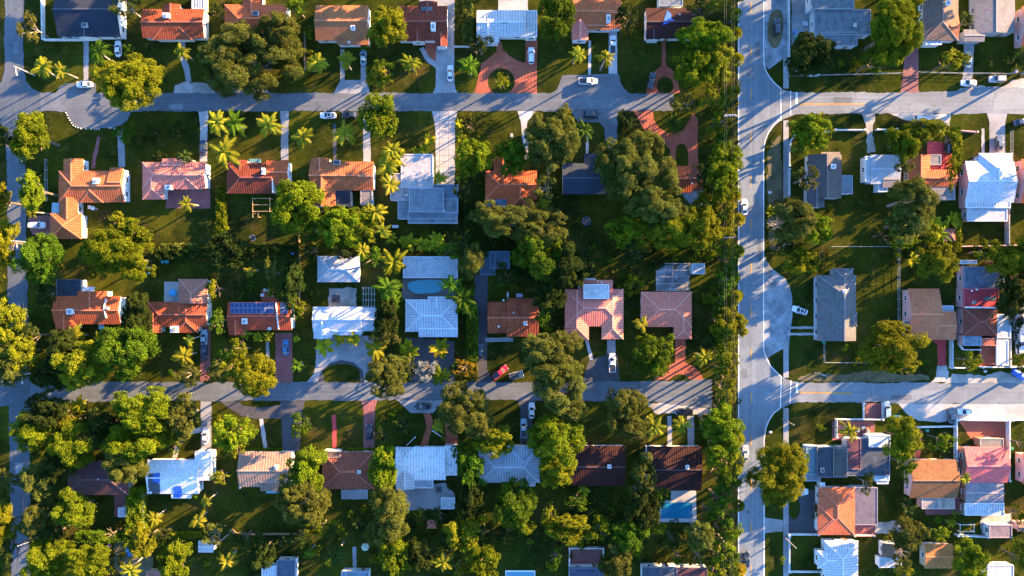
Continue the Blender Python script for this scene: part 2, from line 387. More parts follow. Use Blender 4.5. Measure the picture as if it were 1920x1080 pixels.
# driveways, paths and patios: (name, material key, polygon, rounding)
PAVE = [
 ('footpath','c',[(156,66),(166,66),(166,156),(157,156)],0),
 ('footpath','c',[(336,76),(347,76),(348,105),(356,128),(359,153),(349,153),(345,132),(337,108)],0),
 ('gravel_layby','v',[(324,176),(328,160),(345,153),(380,155),(420,164),(500,168),(505,176)],0),
 ('driveway','c',[(638,92),(646,92),(646,150),(676,150),(676,92),(688,92),(687,150),(694,176),(625,176),(638,150)],0),
 ('driveway','c',[(817,87),(852,87),(852,155),(854,168),(859,176),(811,176),(817,162),(817,128),(800,116),(786,92),(794,88),(806,108),(817,116)],0),
 ('brick_patio','b',[(796,80),(817,80),(817,117),(800,100)],0),
 ('brick_driveway','b',[(889,176),(897,145),(903,118),(918,108),(931,96),(932,78),(941,78),(943,94),(955,105),(972,115),(985,117),(986,76),(1007,76),(1007,176)],0),
 ('footpath','p',[(1103,76),(1108,76),(1108,141),(1103,141)],0),
 ('driveway','p',[(1141,55),(1157,55),(1157,140),(1141,140)],0),
 ('layby','a',[(1030,176),(1044,168),(1055,141),(1160,138),(1163,155),(1172,168),(1182,176)],0),
 ('brick_driveway','b',[(1211,176),(1214,155),(1224,135),(1240,124),(1241,78),(1248,78),(1249,124),(1260,130),(1270,146),(1276,176)],0),
 ('gravel_layby','a',[(124,208),(246,208),(238,228),(212,240),(150,241),(134,230)],0),
 ('footpath','u',[(183,256),(188,257),(182,290),(178,316),(170,316),(176,285)],0),
 ('driveway','c',[(220,242),(232,242),(235,313),(222,313)],0),
 ('driveway','p',[(372,208),(391,208),(389,232),(389,303),(375,303),(375,232)],0),
 ('brick_patio','u',[(311,356),(394,356),(394,391),(311,391)],0),
 ('driveway','c',[(525,208),(542,208),(541,232),(541,300),(527,300),(527,232)],0),
 ('driveway','c',[(679,208),(692,208),(696,305),(682,305)],0),
 ('footpath','d',[(624,232),(630,232),(631,300),(625,300)],0),
 ('driveway','s',[(810,208),(857,208),(853,235),(853,346),(818,346),(816,240)],0),
 ('driveway','p',[(970,208),(1004,208),(988,232),(991,300),(981,300),(977,232)],0),
 ('footpath','p',[(957,250),(962,250),(962,275),(957,275)],0),
 ('driveway','a',[(1070,208),(1158,208),(1157,262),(1148,282),(1136,280),(1133,240),(1122,229),(1085,229)],0),
 ('footpath','p',[(1098,248),(1103,248),(1103,290),(1098,290)],0),
 ('brick_driveway','b',[(1189,208),(1225,208),(1226,224),(1234,238),(1252,249),(1264,250),(1282,243),(1292,226),(1299,211),(1309,225),(1309,312),(1291,312),(1290,285),(1285,272),(1275,269),(1268,275),(1267,308),(1258,308),(1256,280),(1240,262),(1212,247),(1201,232)],0),
 ('gravel_driveway','v',[(1615,213),(1640,213),(1636,240),(1642,285),(1626,288),(1624,240)],0),
 ('gravel_patch','v',[(1668,212),(1700,226),(1740,238),(1780,236),(1783,213)],0),
 ('driveway','c',[(1850,212),(1889,212),(1885,230),(1885,291),(1855,291),(1855,230)],0),
 ('footpath','p',[(1840,241),(1845.5,241),(1845.5,289),(1840,289)],0),
 ('brick_patio','r',[(1738,255),(1786,255),(1786,318),(1738,318)],0),
 ('brick_driveway','u',[(1706,90),(1722,85),(1722,168),(1726,175),(1688,175),(1692,150),(1695,110)],0),
 ('gravel_driveway','c',[(1806,76),(1826,76),(1824,140),(1822,156),(1802,156),(1808,130)],0),
 ('gravel_patch','v',[(1790,173),(1800,165),(1838,160),(1880,163),(1896,150),(1930,148),(1930,170)],0),
 ('brick_driveway','u',[(52,404),(95,404),(95,446),(62,440),(53,425)],0),
 ('brick_driveway','u',[(517,624),(548,624),(549,717),(516,717)],0),
 ('footpath','c',[(498,632),(504,632),(505,683),(499,683)],0),
 ('driveway','c',[(594,630),(703,630),(703,660),(690,716),(680,717),(673,692),(655,683),(630,684),(613,695),(603,717),(574,717),(588,700),(592,685)],0),
 ('driveway','d',[(762,632),(852,640),(852,716),(770,716),(765,690)],0),
 ('driveway','d',[(890,515),(914,515),(913,692),(919,705),(928,717),(880,717),(888,690)],0),
 ('footpath','s',[(910,633),(962,633),(962,641),(910,641)],0),
 ('footpath','p',[(1097,637),(1103,637),(1112,675),(1106,675),(1101,655)],0),
 ('driveway','c',[(1138,637),(1154,637),(1154,664),(1138,664)],0),
 ('driveway','d',[(1104,675),(1138,664.5),(1158,664.5),(1162,716),(1092,716)],0),
 ('brick_driveway','b',[(1266,634),(1285,634),(1285,680),(1300,686),(1312,698),(1319,712),(1295,712),(1286,704),(1275,701),(1264,704),(1254,712),(1226,712),(1236,696),(1250,686),(1266,680)],0),
 ('brick_driveway','u',[(376,612),(394,612),(394,716),(376,716)],0),
 ('footpath','p',[(377,800),(377,810),(360,814),(346,823),(338,836),(332,858),(323,858),(329,834),(340,815),(356,804)],0),
 ('driveway','c',[(376,752),(396,752),(397,846),(377,846)],0),
 ('driveway','d',[(412,752),(430,766),(452,780),(475,785),(528,784),(529,846),(562,846),(566,775),(572,752),(527,752),(525,760),(490,764),(455,760),(445,752)],0),
 ('footpath','p',[(486,785),(493,785),(501,840),(494,840)],0),
 ('footpath','r',[(622,778),(630,778),(631,840),(624,840)],0),
 ('brick_driveway','u',[(676,750),(708,750),(703,765),(702,840),(682,840),(681,765)],0),
 ('footpath','b',[(793,772),(805,768),(812,790),(802,838),(787,838),(800,800)],0),
 ('layby','c',[(744,750),(832,750),(812,774),(770,774)],0),
 ('brick_driveway','b',[(835,792),(858,792),(858,838),(835,838)],0),
 ('driveway','d',[(970,750),(1006,750),(998,770),(998,842),(974,842),(976,768)],0),
 ('footpath','c',[(1251,780),(1259,780),(1260,840),(1252,840)],0),
 ('driveway','c',[(1288,780),(1301,780),(1302,840),(1290,840)],0),
 ('gravel_layby','v',[(1206,754),(1300,760),(1334,766),(1330,778),(1230,776)],0),
 ('footpath','p',[(1477,612),(1531,612),(1531,617),(1477,617)],0),
 ('footpath','p',[(1477,624),(1531,624),(1531,629),(1477,629)],0),
 ('driveway','r',[(1744,637),(1774,637),(1774,685),(1758,685),(1757,645)],0),
 ('driveway','v',[(1757,685),(1775,685),(1778,705),(1790,717),(1745,717),(1755,705)],0),
 ('gravel_patch','v',[(1785,700),(1840,704),(1870,697),(1940,705),(1940,719),(1770,719)],0),
 ('brick_patio','b',[(1836,636),(1896,636),(1896,688),(1836,688)],0),
 ('gravel_patch','p',[(1684,757),(1940,757),(1940,787),(1790,788),(1760,792),(1722,789),(1700,776)],0),
 ('driveway','u',[(1623,756),(1653,756),(1653,785),(1623,785)],0),
 ('footpath','b',[(1718,806),(1731,806),(1724,862),(1706,862)],0),
 ('brick_patio','b',[(1797,789),(1893,789),(1893,842),(1838,842),(1815,815)],0),
 ('driveway','d',[(1479,932),(1520,918),(1545,922),(1532,945),(1530,1002),(1479,1002)],0),
 ('driveway','c',[(1434,970),(1468,975),(1468,996),(1434,1000)],0),
 ('patio','c',[(742,917),(835,905),(852,925),(848,955),(742,958)],0),
 ('patio','u',[(214,928),(240,928),(240,972),(214,968)],0),
 ('patio','c',[(640,918),(690,918),(690,936),(640,936)],0),
 ('patio','v',[(617,540),(669,540),(669,578),(617,578)],0),
 ('boardwalk','w',[(754,520),(860,520),(860,560),(754,560)],0),
 ('patio','p',[(934,0),(990,0),(990,20),(934,20)],0),
 ('patio','c',[(786,-30),(852,-30),(852,87),(839,87),(838,12),(786,12)],0),
 ('patio','c',[(1484,-20),(1522,-20),(1540,60),(1500,60),(1484,86)],0),
 ('brick_patio','b',[(490,543),(520,543),(520,566),(490,566)],0),
 ('patio','p',[(308,528),(336,528),(336,566),(308,566)],0),
 ('footpath','c',[(661,1025),(668,1025),(668,1072),(661,1072)],0),
 ('patio','v',[(1775,962),(1895,962),(1895,1002),(1840,1002),(1838,965)],0),
 ('patio','v',[(1640,978),(1690,978),(1690,1000),(1640,1000)],0),
 ('patio','u',[(1730,932),(1800,932),(1800,965),(1735,965)],0),
 ('patio','d',[(1800,700),(1800,700.1),(1800.1,700)],0),
 ('patio','u',[(1560,790),(1640,790),(1640,826),(1560,826)],0),
 ('sandy_patch','v',[(590,120),(592,121),(591,122)],0),
 ('sandy_patch','t',[(1492,708),(1530,698),(1580,704),(1640,692),(1690,704),(1740,700),(1745,717),(1500,716)],1),
 ('sandy_patch','t',[(1436,290),(1452,262),(1466,250),(1467,470),(1440,470)],1),
 ('gravel_yard','t',[(218,992),(280,985),(290,1085),(212,1085)],1),
 ('brick_patio','u',[(1560,960),(1640,985),(1640,1003),(1600,1003)],0),
 ('stone_patio','u',[(1068,1028),(1132,1028),(1132,1066),(1068,1066)],0),
 ('concrete_floor','q',[(1230,496),(1291,496),(1291,546),(1230,546)],0),
]
for nm, k, P, r in PAVE:
    if abs(sum(P[i][0]*P[(i+1)%len(P)][1] - P[(i+1)%len(P)][0]*P[i][1] for i in range(len(P)))) < 50: continue
    sheet(nm, P, PMAT[k], rounded=r, rag=.45 if k in 'vt' else .14)
for cx, cy, rx, ry in ((940,153,25,25),(1247,161,15.5,17),(640,700,35,18),(486,757,30,7)):
    P = ell(cx, cy, rx, ry)
    P = [(x, min(yy, {940:175,1247:175,640:716,486:763}[cx])) for x, yy in P]
    sheet('grass_island', P, GRASS2, z=.041)
sheet('grass_island', ell(1489,952,11,22), GRASS2, z=.041)
sheet('asphalt_ring', [(596,716),(603,694),(620,680),(640,675),(662,679),(680,694),(684,716),(676,716),(672,692),(655,683),(630,684),(613,695),(606,716)], ASPHD, z=.0395)
# ------------------------------------------------------------------ houses
OR=(.45,.10,.036); RU=(.30,.068,.028); BR=(.175,.040,.022); LO=(.42,.122,.048); PK=(.60,.185,.135); MA=(.042,.014,.012)
TN=(.42,.145,.07); GB=(.17,.11,.085); WH=(.46,.46,.455); PB=(.31,.34,.375); SL=(.032,.042,.058); NV=(.024,.030,.044); CB=(.15,.175,.20)
RP=(.34,.04,.05); LB=(.33,.36,.39); BN=(.32,.12,.05); GY=(.17,.155,.155)
FOOT = []
ANCH = []     # (short name, photo x, photo y) used to say where trees stand

def wing_geo(wg):
    kind, x0, y0, x1, y1, rm = wg[:6]; opt = wg[6] if len(wg) > 6 else {}
    ev = opt.get('e', 3.1)
    X0, Y1 = gp(x0, y0, ev); X1, Y0 = gp(x1, y1, ev)
    return dict(k=kind, X0=X0, X1=X1, Y0=Y0, Y1=Y1, e=ev, p=opt.get('p', .30), h=opt.get('h', ''), mat=rm, rr=opt.get('rr', .5), wall=opt.get('w'), open=opt.get('open', False))
def wing_z(g, x, y):
    if not (g['X0']-.01 <= x <= g['X1']+.01 and g['Y0']-.01 <= y <= g['Y1']+.01): return None
    if g['k'] == 'F': return g['e'] + .12
    if g['k'] == 'X':
        d = min((y-g['Y0'])/g['rr'], (g['Y1']-y)/(1-g['rr']))/2
        if 'l' in g['h']: d = min(d, x-g['X0'])
        if 'r' in g['h']: d = min(d, g['X1']-x)
    else:
        d = min((x-g['X0'])/g['rr'], (g['X1']-x)/(1-g['rr']))/2
        if 't' in g['h']: d = min(d, g['Y1']-y)
        if 'b' in g['h']: d = min(d, y-g['Y0'])
    return g['e'] + g['p']*max(d, 0)

def roof_faces(mb, g):
    X0, X1, Y0, Y1, e, p, h = (g[k] for k in ('X0','X1','Y0','Y1','e','p','h'))
    t = .2
    if g['k'] == 'F':
        r = .22
        mb.box(X0, Y0, e-t, X1, Y1, e+.1)
        o = [(X0-.02,Y0-.02),(X1+.02,Y0-.02),(X1+.02,Y1+.02),(X0-.02,Y1+.02)]; i = [(X0+r,Y0+r),(X1-r,Y0+r),(X1-r,Y1-r),(X0+r,Y1-r)]
        for a in range(4):
            b = (a+1) % 4
            mb.face([(*o[a],e+.2),(*o[b],e+.2),(*i[b],e+.2),(*i[a],e+.2)], 1)
            mb.face([(*o[a],e-t-.02),(*o[b],e-t-.02),(*o[b],e+.2),(*o[a],e+.2)], 1)
            mb.face([(*i[b],e+.1),(*i[a],e+.1),(*i[a],e+.2),(*i[b],e+.2)], 1)
        return
    sw = g['k'] == 'Y'
    if sw: A0, A1, B0, B1 = Y0, Y1, X0, X1; ha, hb = 'b' in h, 't' in h
    else: A0, A1, B0, B1 = X0, X1, Y0, Y1; ha, hb = 'l' in h, 'r' in h
    d = (B1-B0)/2; L = A1-A0; q = d
    if ha and hb and 2*d > L: q = L/2 - .01
    elif (ha or hb) and d > L: q = L - .01
    a0 = A0 + (q if ha else 0); a1 = A1 - (q if hb else 0); bm = B0+(B1-B0)*g['rr']; zr = e + p*d
    P = lambda a, b, z: (b, a, z) if sw else (a, b, z)
    sl = math.sqrt(1+p*p)
    tops = [([P(A0,B0,e),P(A1,B0,e),P(a1,bm,zr),P(a0,bm,zr)], [(A0,0),(A1,0),(a1,d*sl),(a0,d*sl)]),
            ([P(A1,B1,e),P(A0,B1,e),P(a0,bm,zr),P(a1,bm,zr)], [(A1,0),(A0,0),(a0,d*sl),(a1,d*sl)])]
    if ha: tops.append(([P(A0,B1,e),P(A0,B0,e),P(a0,bm,zr)], [(B1,0),(B0,0),(bm,q*sl)]))
    if hb: tops.append(([P(A1,B0,e),P(A1,B1,e),P(a1,bm,zr)], [(B0,0),(B1,0),(bm,q*sl)]))
    edges = {}
    for pts, uv in tops:
        if sw: pts = pts[::-1]; uv = uv[::-1]
        mb.face(pts, 0, uv); mb.face([(x,y,z-t) for x,y,z in reversed(pts)], 1)
        for i in range(len(pts)):
            a, b = pts[i], pts[(i+1) % len(pts)]
            k = tuple(sorted((tuple(round(c,4) for c in a), tuple(round(c,4) for c in b))))
            edges[k] = None if k in edges else (a, b)
    for v in edges.values():
        if v: a, b = v; mb.face([(a[0],a[1],a[2]-t),(b[0],b[1],b[2]-t),b,a], 1)
    c = .035
    mb.bar(P(a0,bm,zr+c), P(a1,bm,zr+c), .34, .1, 1)
    if ha:
        for b in (B0,B1): mb.bar(P(A0,b,e+c), P(a0,bm,zr+c), .26, .09, 1)
    if hb:
        for b in (B0,B1): mb.bar(P(A1,b,e+c), P(a1,bm,zr+c), .26, .09, 1)

def wall_faces(mb, g):
    X0, X1, Y0, Y1, e, p, h, k = (g[q] for q in ('X0','X1','Y0','Y1','e','p','h','k'))
    go, eo = .14, .42
    if k == 'F': x0,x1,y0,y1 = X0+.15, X1-.15, Y0+.15, Y1-.15
    elif k == 'X': x0 = X0+(eo if 'l' in h else go); x1 = X1-(eo if 'r' in h else go); y0, y1 = Y0+eo, Y1-eo
    else: y0 = Y0+(eo if 'b' in h else go); y1 = Y1-(eo if 't' in h else go); x0, x1 = X0+eo, X1-eo
    g['w4'] = (x0, y0, x1, y1)
    if g['open']:
        for x in (x0, x1-.16):
            for y in (y0, y1-.16): mb.box(x, y, 0, x+.16, y+.16, e-.21)
        return
    zt = e - .21 if k == 'F' else e + p*eo - .24
    mb.box(x0, y0, -.05, x1, y1, min(zt, e-.05) if k == 'F' else zt)
    bm = lambda a, b: a+(b-a)*g['rr']
    if k == 'X':
        zz = e + p*(Y1-Y0)/2 - .24
        for x, ok in ((x0, 'l' not in h), (x1, 'r' not in h)):
            if ok:
                s = .12 if x == x0 else -.12
                P = [(y0, zt), (y1, zt), (bm(y0,y1), zz)]
                A = [(x, q[0], q[1]) for q in P]; B = [(x+s, q[0], q[1]) for q in P]
                mb.face(A); mb.face(B[::-1])
    if k == 'Y':
        zz = e + p*(X1-X0)/2 - .24
        for y, ok in ((y0, 'b' not in h), (y1, 't' not in h)):
            if ok:
                s = .12 if y == y0 else -.12
                P = [(x0, zt), (x1, zt), (bm(x0,x1), zz)]
                A = [(q[0], y, q[1]) for q in P]; B = [(q[0], y+s, q[1]) for q in P]
                mb.face(A); mb.face(B[::-1])

def win_mesh():
    f = MB(); w_, h_ = .68, .62
    for a in ((-w_,-h_,w_,-h_+.1),(-w_,h_-.1,w_,h_),(-w_,-h_+.1,-w_+.1,h_-.1),(w_-.1,-h_+.1,w_,h_-.1),(-.04,-h_+.1,.04,h_-.1)):
        f.box(a[0], -.05, a[1], a[2], .04, a[3])
    f.box(-w_-.08, -.14, -h_-.09, w_+.08, .04, -h_-.005)
    fm = f.mesh('window_frame'); fm.materials.append(WHITE)
    p = MB(); p.box(-w_+.02, -.015, -h_+.02, w_-.02, .02, h_-.02); pm = p.mesh('pane'); pm.materials.append(GLASS)
    d = MB(); d.box(-.48, -.06, -1.0, .48, .03, 1.05); d.box(-.36,-.08,.1,.36,-.06,.85); d.box(-.36,-.08,-.85,.36,-.06,-.1); dm = d.mesh('door'); dm.materials.append(plain('door_paint', (.20,.10,.06), .5, .1))
    k = MB(); k.box(.34, -.13, -.06, .42, -.06, .06); km = k.mesh('handle'); km.materials.append(STEEL)
    return fm, pm, dm, km
WFM, WPM, DRM, HDM = win_mesh()
def put(mesh, name, parent, loc, rz=0):
    o = bpy.data.objects.new(name, mesh); link(o, parent); o.location = loc; o.rotation_euler = (0,0,rz); return o

WALLM = dict(w=WHITE, c=CREAM, p=PINKW, t=TANW, n=plain('brown_paint', (.25,.13,.09), .8, .15), g=plain('grey_paint', (.3,.31,.33), .8, .15), b=plain('pale_blue_paint', (.42,.47,.5), .8, .12))
CH_CAP = plain('flue_grey', (.22,.22,.22), .9, .1)

def house(short, label, wall, wings, det=(), name='house', cat='house', anchor=True, seed=None):
    G = [wing_geo(wg) for wg in wings]
    for i, g in enumerate(G): g['e'] += .004*i
    FOOT.extend((g['X0'], g['Y0'], g['X1'], g['Y1']) for g in G)
    m = G[0]; cx, cy = (m['X0']+m['X1'])/2, (m['Y0']+m['Y1'])/2
    root = empty(name, cx, cy); tag(root, label, cat, 'houses of the suburb' if name == 'house' else None)
    seed = seed if seed is not None else len(ANCH)
    off = lambda mb: [(x-cx, y-cy, z) for x, y, z in mb.v]
    by = {}
    for g in G: by.setdefault((g['mat'][0], g['mat'][1], g['mat'][2] if len(g['mat']) > 2 else .5), []).append(g)
    roofs = []
    parts_ = []
    for kk, gs in by.items():
        left = list(gs)
        while left:
            cl = [left.pop(0)]; grew = True
            while grew:
                grew = False
                for g in list(left):
                    if any(g['X0'] < q['X1']-.02 and g['X1'] > q['X0']+.02 and g['Y0'] < q['Y1']-.02 and g['Y1'] > q['Y0']+.02 for q in cl): cl.append(g); left.remove(g); grew = True
            parts_.append((kk, cl))
    for (st, col, stain), gs in parts_:
        mb = MB()
        for g in gs: roof_faces(mb, g)
        mb.v = off(mb)
        cap = plain(f'ridge_{col}', tuple(min(.62, c*1.25+.02) for c in col), .8, .2, 3)
        o = mb.obj('roof', [roofmat(st, col, stain, seed % 7), cap], root); roofs.append((o, gs))
    byw = {}
    for g in G: byw.setdefault(g['wall'] or wall, []).append(g)
    for wk, gs in byw.items():
        mb = MB()
        for g in gs: wall_faces(mb, g)
        mb.v = off(mb); mb.obj('post' if all(g['open'] for g in gs) else 'wall', WALLM[wk], root)
    def rz_(x, y):
        zs = [(z, i) for i, z in enumerate(wing_z(g, x, y) for g in G) if z is not None]
        return max(zs)[0] if zs else 3.1
    def on_roof(px, py):
        x, y = gp(px, py, 4)
        for _ in range(3): z = rz_(x, y); x, y = gp(px, py, z)
        return x, y, z
    def owner(x, y):
        best = max(range(len(G)), key=lambda i: wing_z(G[i], x, y) or 0)
        for o, gs in roofs:
            if G[best] in gs: return o
        return root
    for d in det:
        if d[0] == 'chim':
            px, py, wx, wy = d[1:5]; x, y, z = on_roof(px, py); wx *= S*.85; wy *= S*.85; hh = d[5] if len(d) > 5 else .9
            b = MB(); b.box(-wx/2, -wy/2, -.7, wx/2, wy/2, hh); b.box(-wx/2-.08, -wy/2-.08, hh, wx/2+.08, wy/2+.08, hh+.13)
            b.box(-wx/4, -wy/4, hh+.13, wx/4, wy/4, hh+.3, 1)
            b.obj('chimney', [WHITE, CH_CAP], owner(x, y), (x-cx, y-cy, z))
        elif d[0] == 'vent':
            x, y, z = on_roof(d[1], d[2]); b = MB(); b.cyl(0,0,-.3,.35,.16,n=10); b.cyl(0,0,.35,.45,.28,.2,n=10)
            b.obj('roof_vent', STEEL if len(d) < 4 else WHITE, owner(x, y), (x-cx, y-cy, z))
        elif d[0] == 'unit':       # rooftop box: air handler or hatch
            x, y, z = on_roof(d[1], d[2]); wx, wy = d[3]*S, d[4]*S; b = MB(); b.box(-wx/2,-wy/2,-.25,wx/2,wy/2,.55); b.box(-wx/2+.12,-wy/2+.12,.55,wx/2-.12,wy/2-.12,.62,1)
            b.obj('air_conditioner', [plain('unit_grey',(.4,.42,.44),.5,.1), DARKM], owner(x, y), (x-cx, y-cy, z))
        elif d[0] == 'flatpatch':  # skylight, tarpaulin: polygon laid on the roof
            nm, mt, P = d[1:4]; b = MB(); n = 7; Q = [on_roof(*q) for q in P]
            x0, y0, x1, y1 = [f(q[i] for q in P) for f, i in ((min,0),(min,1),(max,0),(max,1))]
            def inside(px, py):
                c = False
                for i in range(len(P)):
                    (ax, ay), (bx, by_) = P[i], P[(i+1) % len(P)]
                    if (ay > py) != (by_ > py) and px < (bx-ax)*(py-ay)/(by_-ay)+ax: c = not c
                return c
            N = 16
            for i in range(N):
                for j in range(N):
                    q = [(x0+(x1-x0)*(i+a)/N, y0+(y1-y0)*(j+bb)/N) for a, bb in ((0,1),(1,1),(1,0),(0,0))]
                    if inside(sum(p[0] for p in q)/4, sum(p[1] for p in q)/4):
                        R3 = [on_roof(*p) for p in q]
                        b.face([(r[0]-cx, r[1]-cy, r[2]+.08) for r in R3])
            b.obj(nm, mt, root)
        elif d[0] == 'solar':
            x0, y0, x1, y1, nx, ny = d[1:7]
            for i in range(nx):
                for j in range(ny):
                    q = [(x0+(x1-x0)*(i+a)/nx, y0+(y1-y0)*(j+bb)/ny) for a, bb in ((.04,.97),(.96,.97),(.96,.03),(.04,.03))]
                    R3 = [Vector(on_roof(*p)) - Vector((cx, cy, -.14)) for p in q]; b = MB()
                    b.face(R3, 1); nn = Vector((0,0,-.05)); b.face([r+nn for r in R3[::-1]], 1)
                    for a in range(4): b.face([R3[a]+nn, R3[(a+1)%4]+nn, R3[(a+1)%4], R3[a]], 1)
                    ctr = sum(R3, Vector())/4; I = [r + (ctr-r)*.07 + Vector((0,0,.012)) for r in R3]; b.face(I, 0)
                    b.obj('solar_panel', [plain('solar_cell', (.012,.035,.13), .25, .2, 4), plain('panel_frame', (.3,.33,.38), .4, .1)], owner(R3[0].x+cx, R3[0].y+cy))
        elif d[0] == 'para':       # raised parapet wall crossing the roof
            pts = d[1]; b = MB(); Q = [on_roof(*p) for p in pts]
            for a, c_ in zip(Q, Q[1:]):
                b.bar((a[0]-cx,a[1]-cy,a[2]+.1), (c_[0]-cx,c_[1]-cy,c_[2]+.1), d[2]*S if len(d) > 2 else .45, .6)
            b.obj('parapet', WHITE, root)
        elif d[0] == 'awn':        # awning over an opening
            x0, y0, x1, y1, mt = d[1:6]; z = d[6] if len(d) > 6 else 2.4
            X0, Y1 = gp(x0, y0, z); X1, Y0 = gp(x1, y1, z); b = MB(); b.box(X0-cx, Y0-cy, z-.08, X1-cx, Y1-cy, z)
            nx = max(2, int((X1-X0)/.5))
            for i in range(nx): xx = X0-cx+(X1-X0)*(i+.5)/nx; b.box(xx-.06, Y0-cy, z, xx+.06, Y1-cy, z+.05)
            b.obj('awning', mt, root)
    # windows and doors on the walls that face the middle of the picture
    Wl = []
    for gi, g in enumerate(G[:5]):
        if g['open'] or g['e'] < 2.4: continue
        x0, y0, x1, y1 = g['w4']; mx, my = (x0+x1)/2, (y0+y1)/2
        sides = []
        if abs(mx) > 40: sides.append((x0, 'x', -math.pi/2) if mx > 0 else (x1, 'x', math.pi/2))
        if abs(my) > 32: sides.append((y0, 'y', 0) if my > 0 else (y1, 'y', math.pi))
        for c0, ax, rz in sides:
            a, b_ = (y0, y1) if ax == 'x' else (x0, x1); L = b_-a
            if L < 3: continue
            n = max(1, int(L/3.6))
            for i in range(n):
                t = a + L*(i+.5)/n; px, py = (c0, t) if ax == 'x' else (t, c0)
                dx = (.5 if c0 == x1 else -.5) if ax == 'x' else 0; dy = (.5 if c0 == y1 else -.5) if ax == 'y' else 0
                if any(g2 is not g and g2['X0']-.6 < px+dx < g2['X1']+.6 and g2['Y0']-.6 < py+dy < g2['Y1']+.6 for g2 in G): continue
                Wl.append((px-cx, py-cy, rz, gi, ax, i))
    door = False
    for x, y, rz, gi, ax, i in Wl:
        if ax == 'y' and not door and i == 1:
            door = True; o = put(DRM, 'door', root, (x, y, 1.05), rz); put(HDM, 'handle', o, (0,0,0)); continue
        z = 1.55
        f = put(WFM, 'window', root, (x, y, z), rz); put(WPM, 'pane', f, (0,0,0))
    if anchor:
        ANCH.append((short, (wings[0][1]+wings[0][3])/2, (wings[0][2]+wings[0][4])/2, (wings[0][3]-wings[0][1])/2, (wings[0][4]-wings[0][2])/2))
    return root

T = lambda c, s=.5: ('tile', c, s)
SH = lambda c, s=.4: ('shingle', c, s)
ME = lambda c, s=.2: ('metal', c, s)
CR = lambda c, s=.3: ('corr', c, s)
FL = lambda c, s=.6: ('flat', c, s)
BLUET = plain('blue_tarpaulin', (.02,.10,.42), .5, .25, 3)
AWN = plain('awning_blue', (.20,.36,.42), .6, .15); GREENA = plain('awning_green', (.12,.26,.24), .6, .15)
SKYL = plain('skylight_glass', (.06,.09,.10), .2, .2)
LITEA = plain('pale_awning', (.5,.55,.6), .6, .12)

# top row
house('navy roofed house','dark navy roofed house with white walls in the top left corner beside the side road','w',
 [('X',108,-24,226,69,SH(NV,.3),{'p':.3}),('Y',142,40,182,70,SH(NV,.3),{'p':.3}),],[('unit',160,48,10,8)])
house('weathered rust house','weathered rust tile house with one white chimney, right of the navy roofed house','c',
 [('X',267,17,383,71,T(RU,.8),{}),('Y',306,8,338,40,T(RU,.8),{}),('Y',286,38,360,74,T(RU,.8),{'p':.22,'h':'b'}),('F',360,-16,383,17,CR(LB),{'e':2.7})],[('chim',314,31,13,9)])
house('bright orange house','bright orange tile house with a domed vent, above the huge olive tree','c',
 [('X',421,8,538,68,T(OR,.25),{'h':'l'}),('Y',455,-14,492,34,T(OR,.25),{}),('Y',434,36,466,70,T(OR,.3),{'p':.34}),('Y',484,33,522,70,T(OR,.3),{'p':.34})],[('unit',480,26,11,8),('vent',528,38,1)])
house('brown gabled house','plain brown shingle gabled house with white end wall, above a driveway with a teal car','w',
 [('X',592,10,691,76,SH(BN,.3),{'p':.34}),('X',632,46,691,84,SH(BN,.3),{'p':.1,'e':3.0})],[('chim',663,54,8,8),('chim',655,80,4,3,.3)])
house('corrugated red house','dark red corrugated tile house with a tall white chimney above the pale driveway','w',
 [('X',747,11,839,76,T(BR,.35),{}),('Y',784,3,820,36,T(BR,.35),{}),('Y',816,50,839,87,T(BR,.35),{'p':.3}),('Y',769,42,797,78,T(BR,.3),{'p':.36})],
 [('chim',813,52,9,16),('flatpatch','skylight',SKYL,[(790,13),(811,13),(811,20),(790,20)])])
house('white circle-drive house','white metal roofed house with carport wing above the looping red brick driveway','w',
 [('X',894,19,986,69,ME(WH,.1),{'p':.3}),('F',984,20,1007,70,ME(WH,.1),{'e':3.0}),('Y',895,38,936,80,ME(WH,.1),{'p':.34})],[('flatpatch','skylight',SKYL,[(940,41),(952,40),(951,44),(941,44)])])
house('salmon tile house','salmon tile house with front gable, right of the white circle-drive house','w',
 [('X',1074,-4,1164,52,T(LO,.35),{'p':.3}),('Y',1072,38,1103,75,T(PK,.2),{}),('X',1100,40,1146,56,T(LO,.3),{'p':.2}),('X',1135,0,1165,54,T(LO,.3),{'p':.29})],[('chim',1140,37,8,15)])
house('tarp-patched maroon house','dark maroon roofed house with a blue tarpaulin patch near the main road','w',
 [('X',1211,15,1318,72,SH(MA,.3),{'p':.28}),('Y',1213,45,1238,74,SH(MA,.3),{}),('F',1235,-22,1280,12,FL(CB,.4),{'e':2.9})],
 [('flatpatch','tarpaulin',BLUET,[(1251,20),(1259,27),(1258,33),(1264,40),(1254,43),(1243,47),(1245,38),(1248,29)]),('vent',1274,28)])
house('stained flat-roof house','blue grey stained flat roofed house in the top right, beside the brightest big tree','b',
 [('F',1520,-26,1601,17,FL(CB,.7),{'e':3.9}),('F',1526,18,1632,66,FL(CB,.8),{}),('F',1540,60,1607,86,FL(CB,.7),{'e':3.0})],[('chim',1602,48,4,6,.5)])
house('grey annex house','grey brown roofed house with a small white corner annex, top right','w',
 [('Y',1731,-30,1797,76,SH(GB,.3),{'p':.2,'h':'b'}),('X',1779,27,1797,74,SH(TN,.2),{'p':.2}),('F',1735,42,1757,84,ME(WH,.1),{'e':2.6,'w':'w'}),('F',1755,75,1765,84,ME(WH,.1),{'e':2.55})],[('chim',1774,8,8,8)])
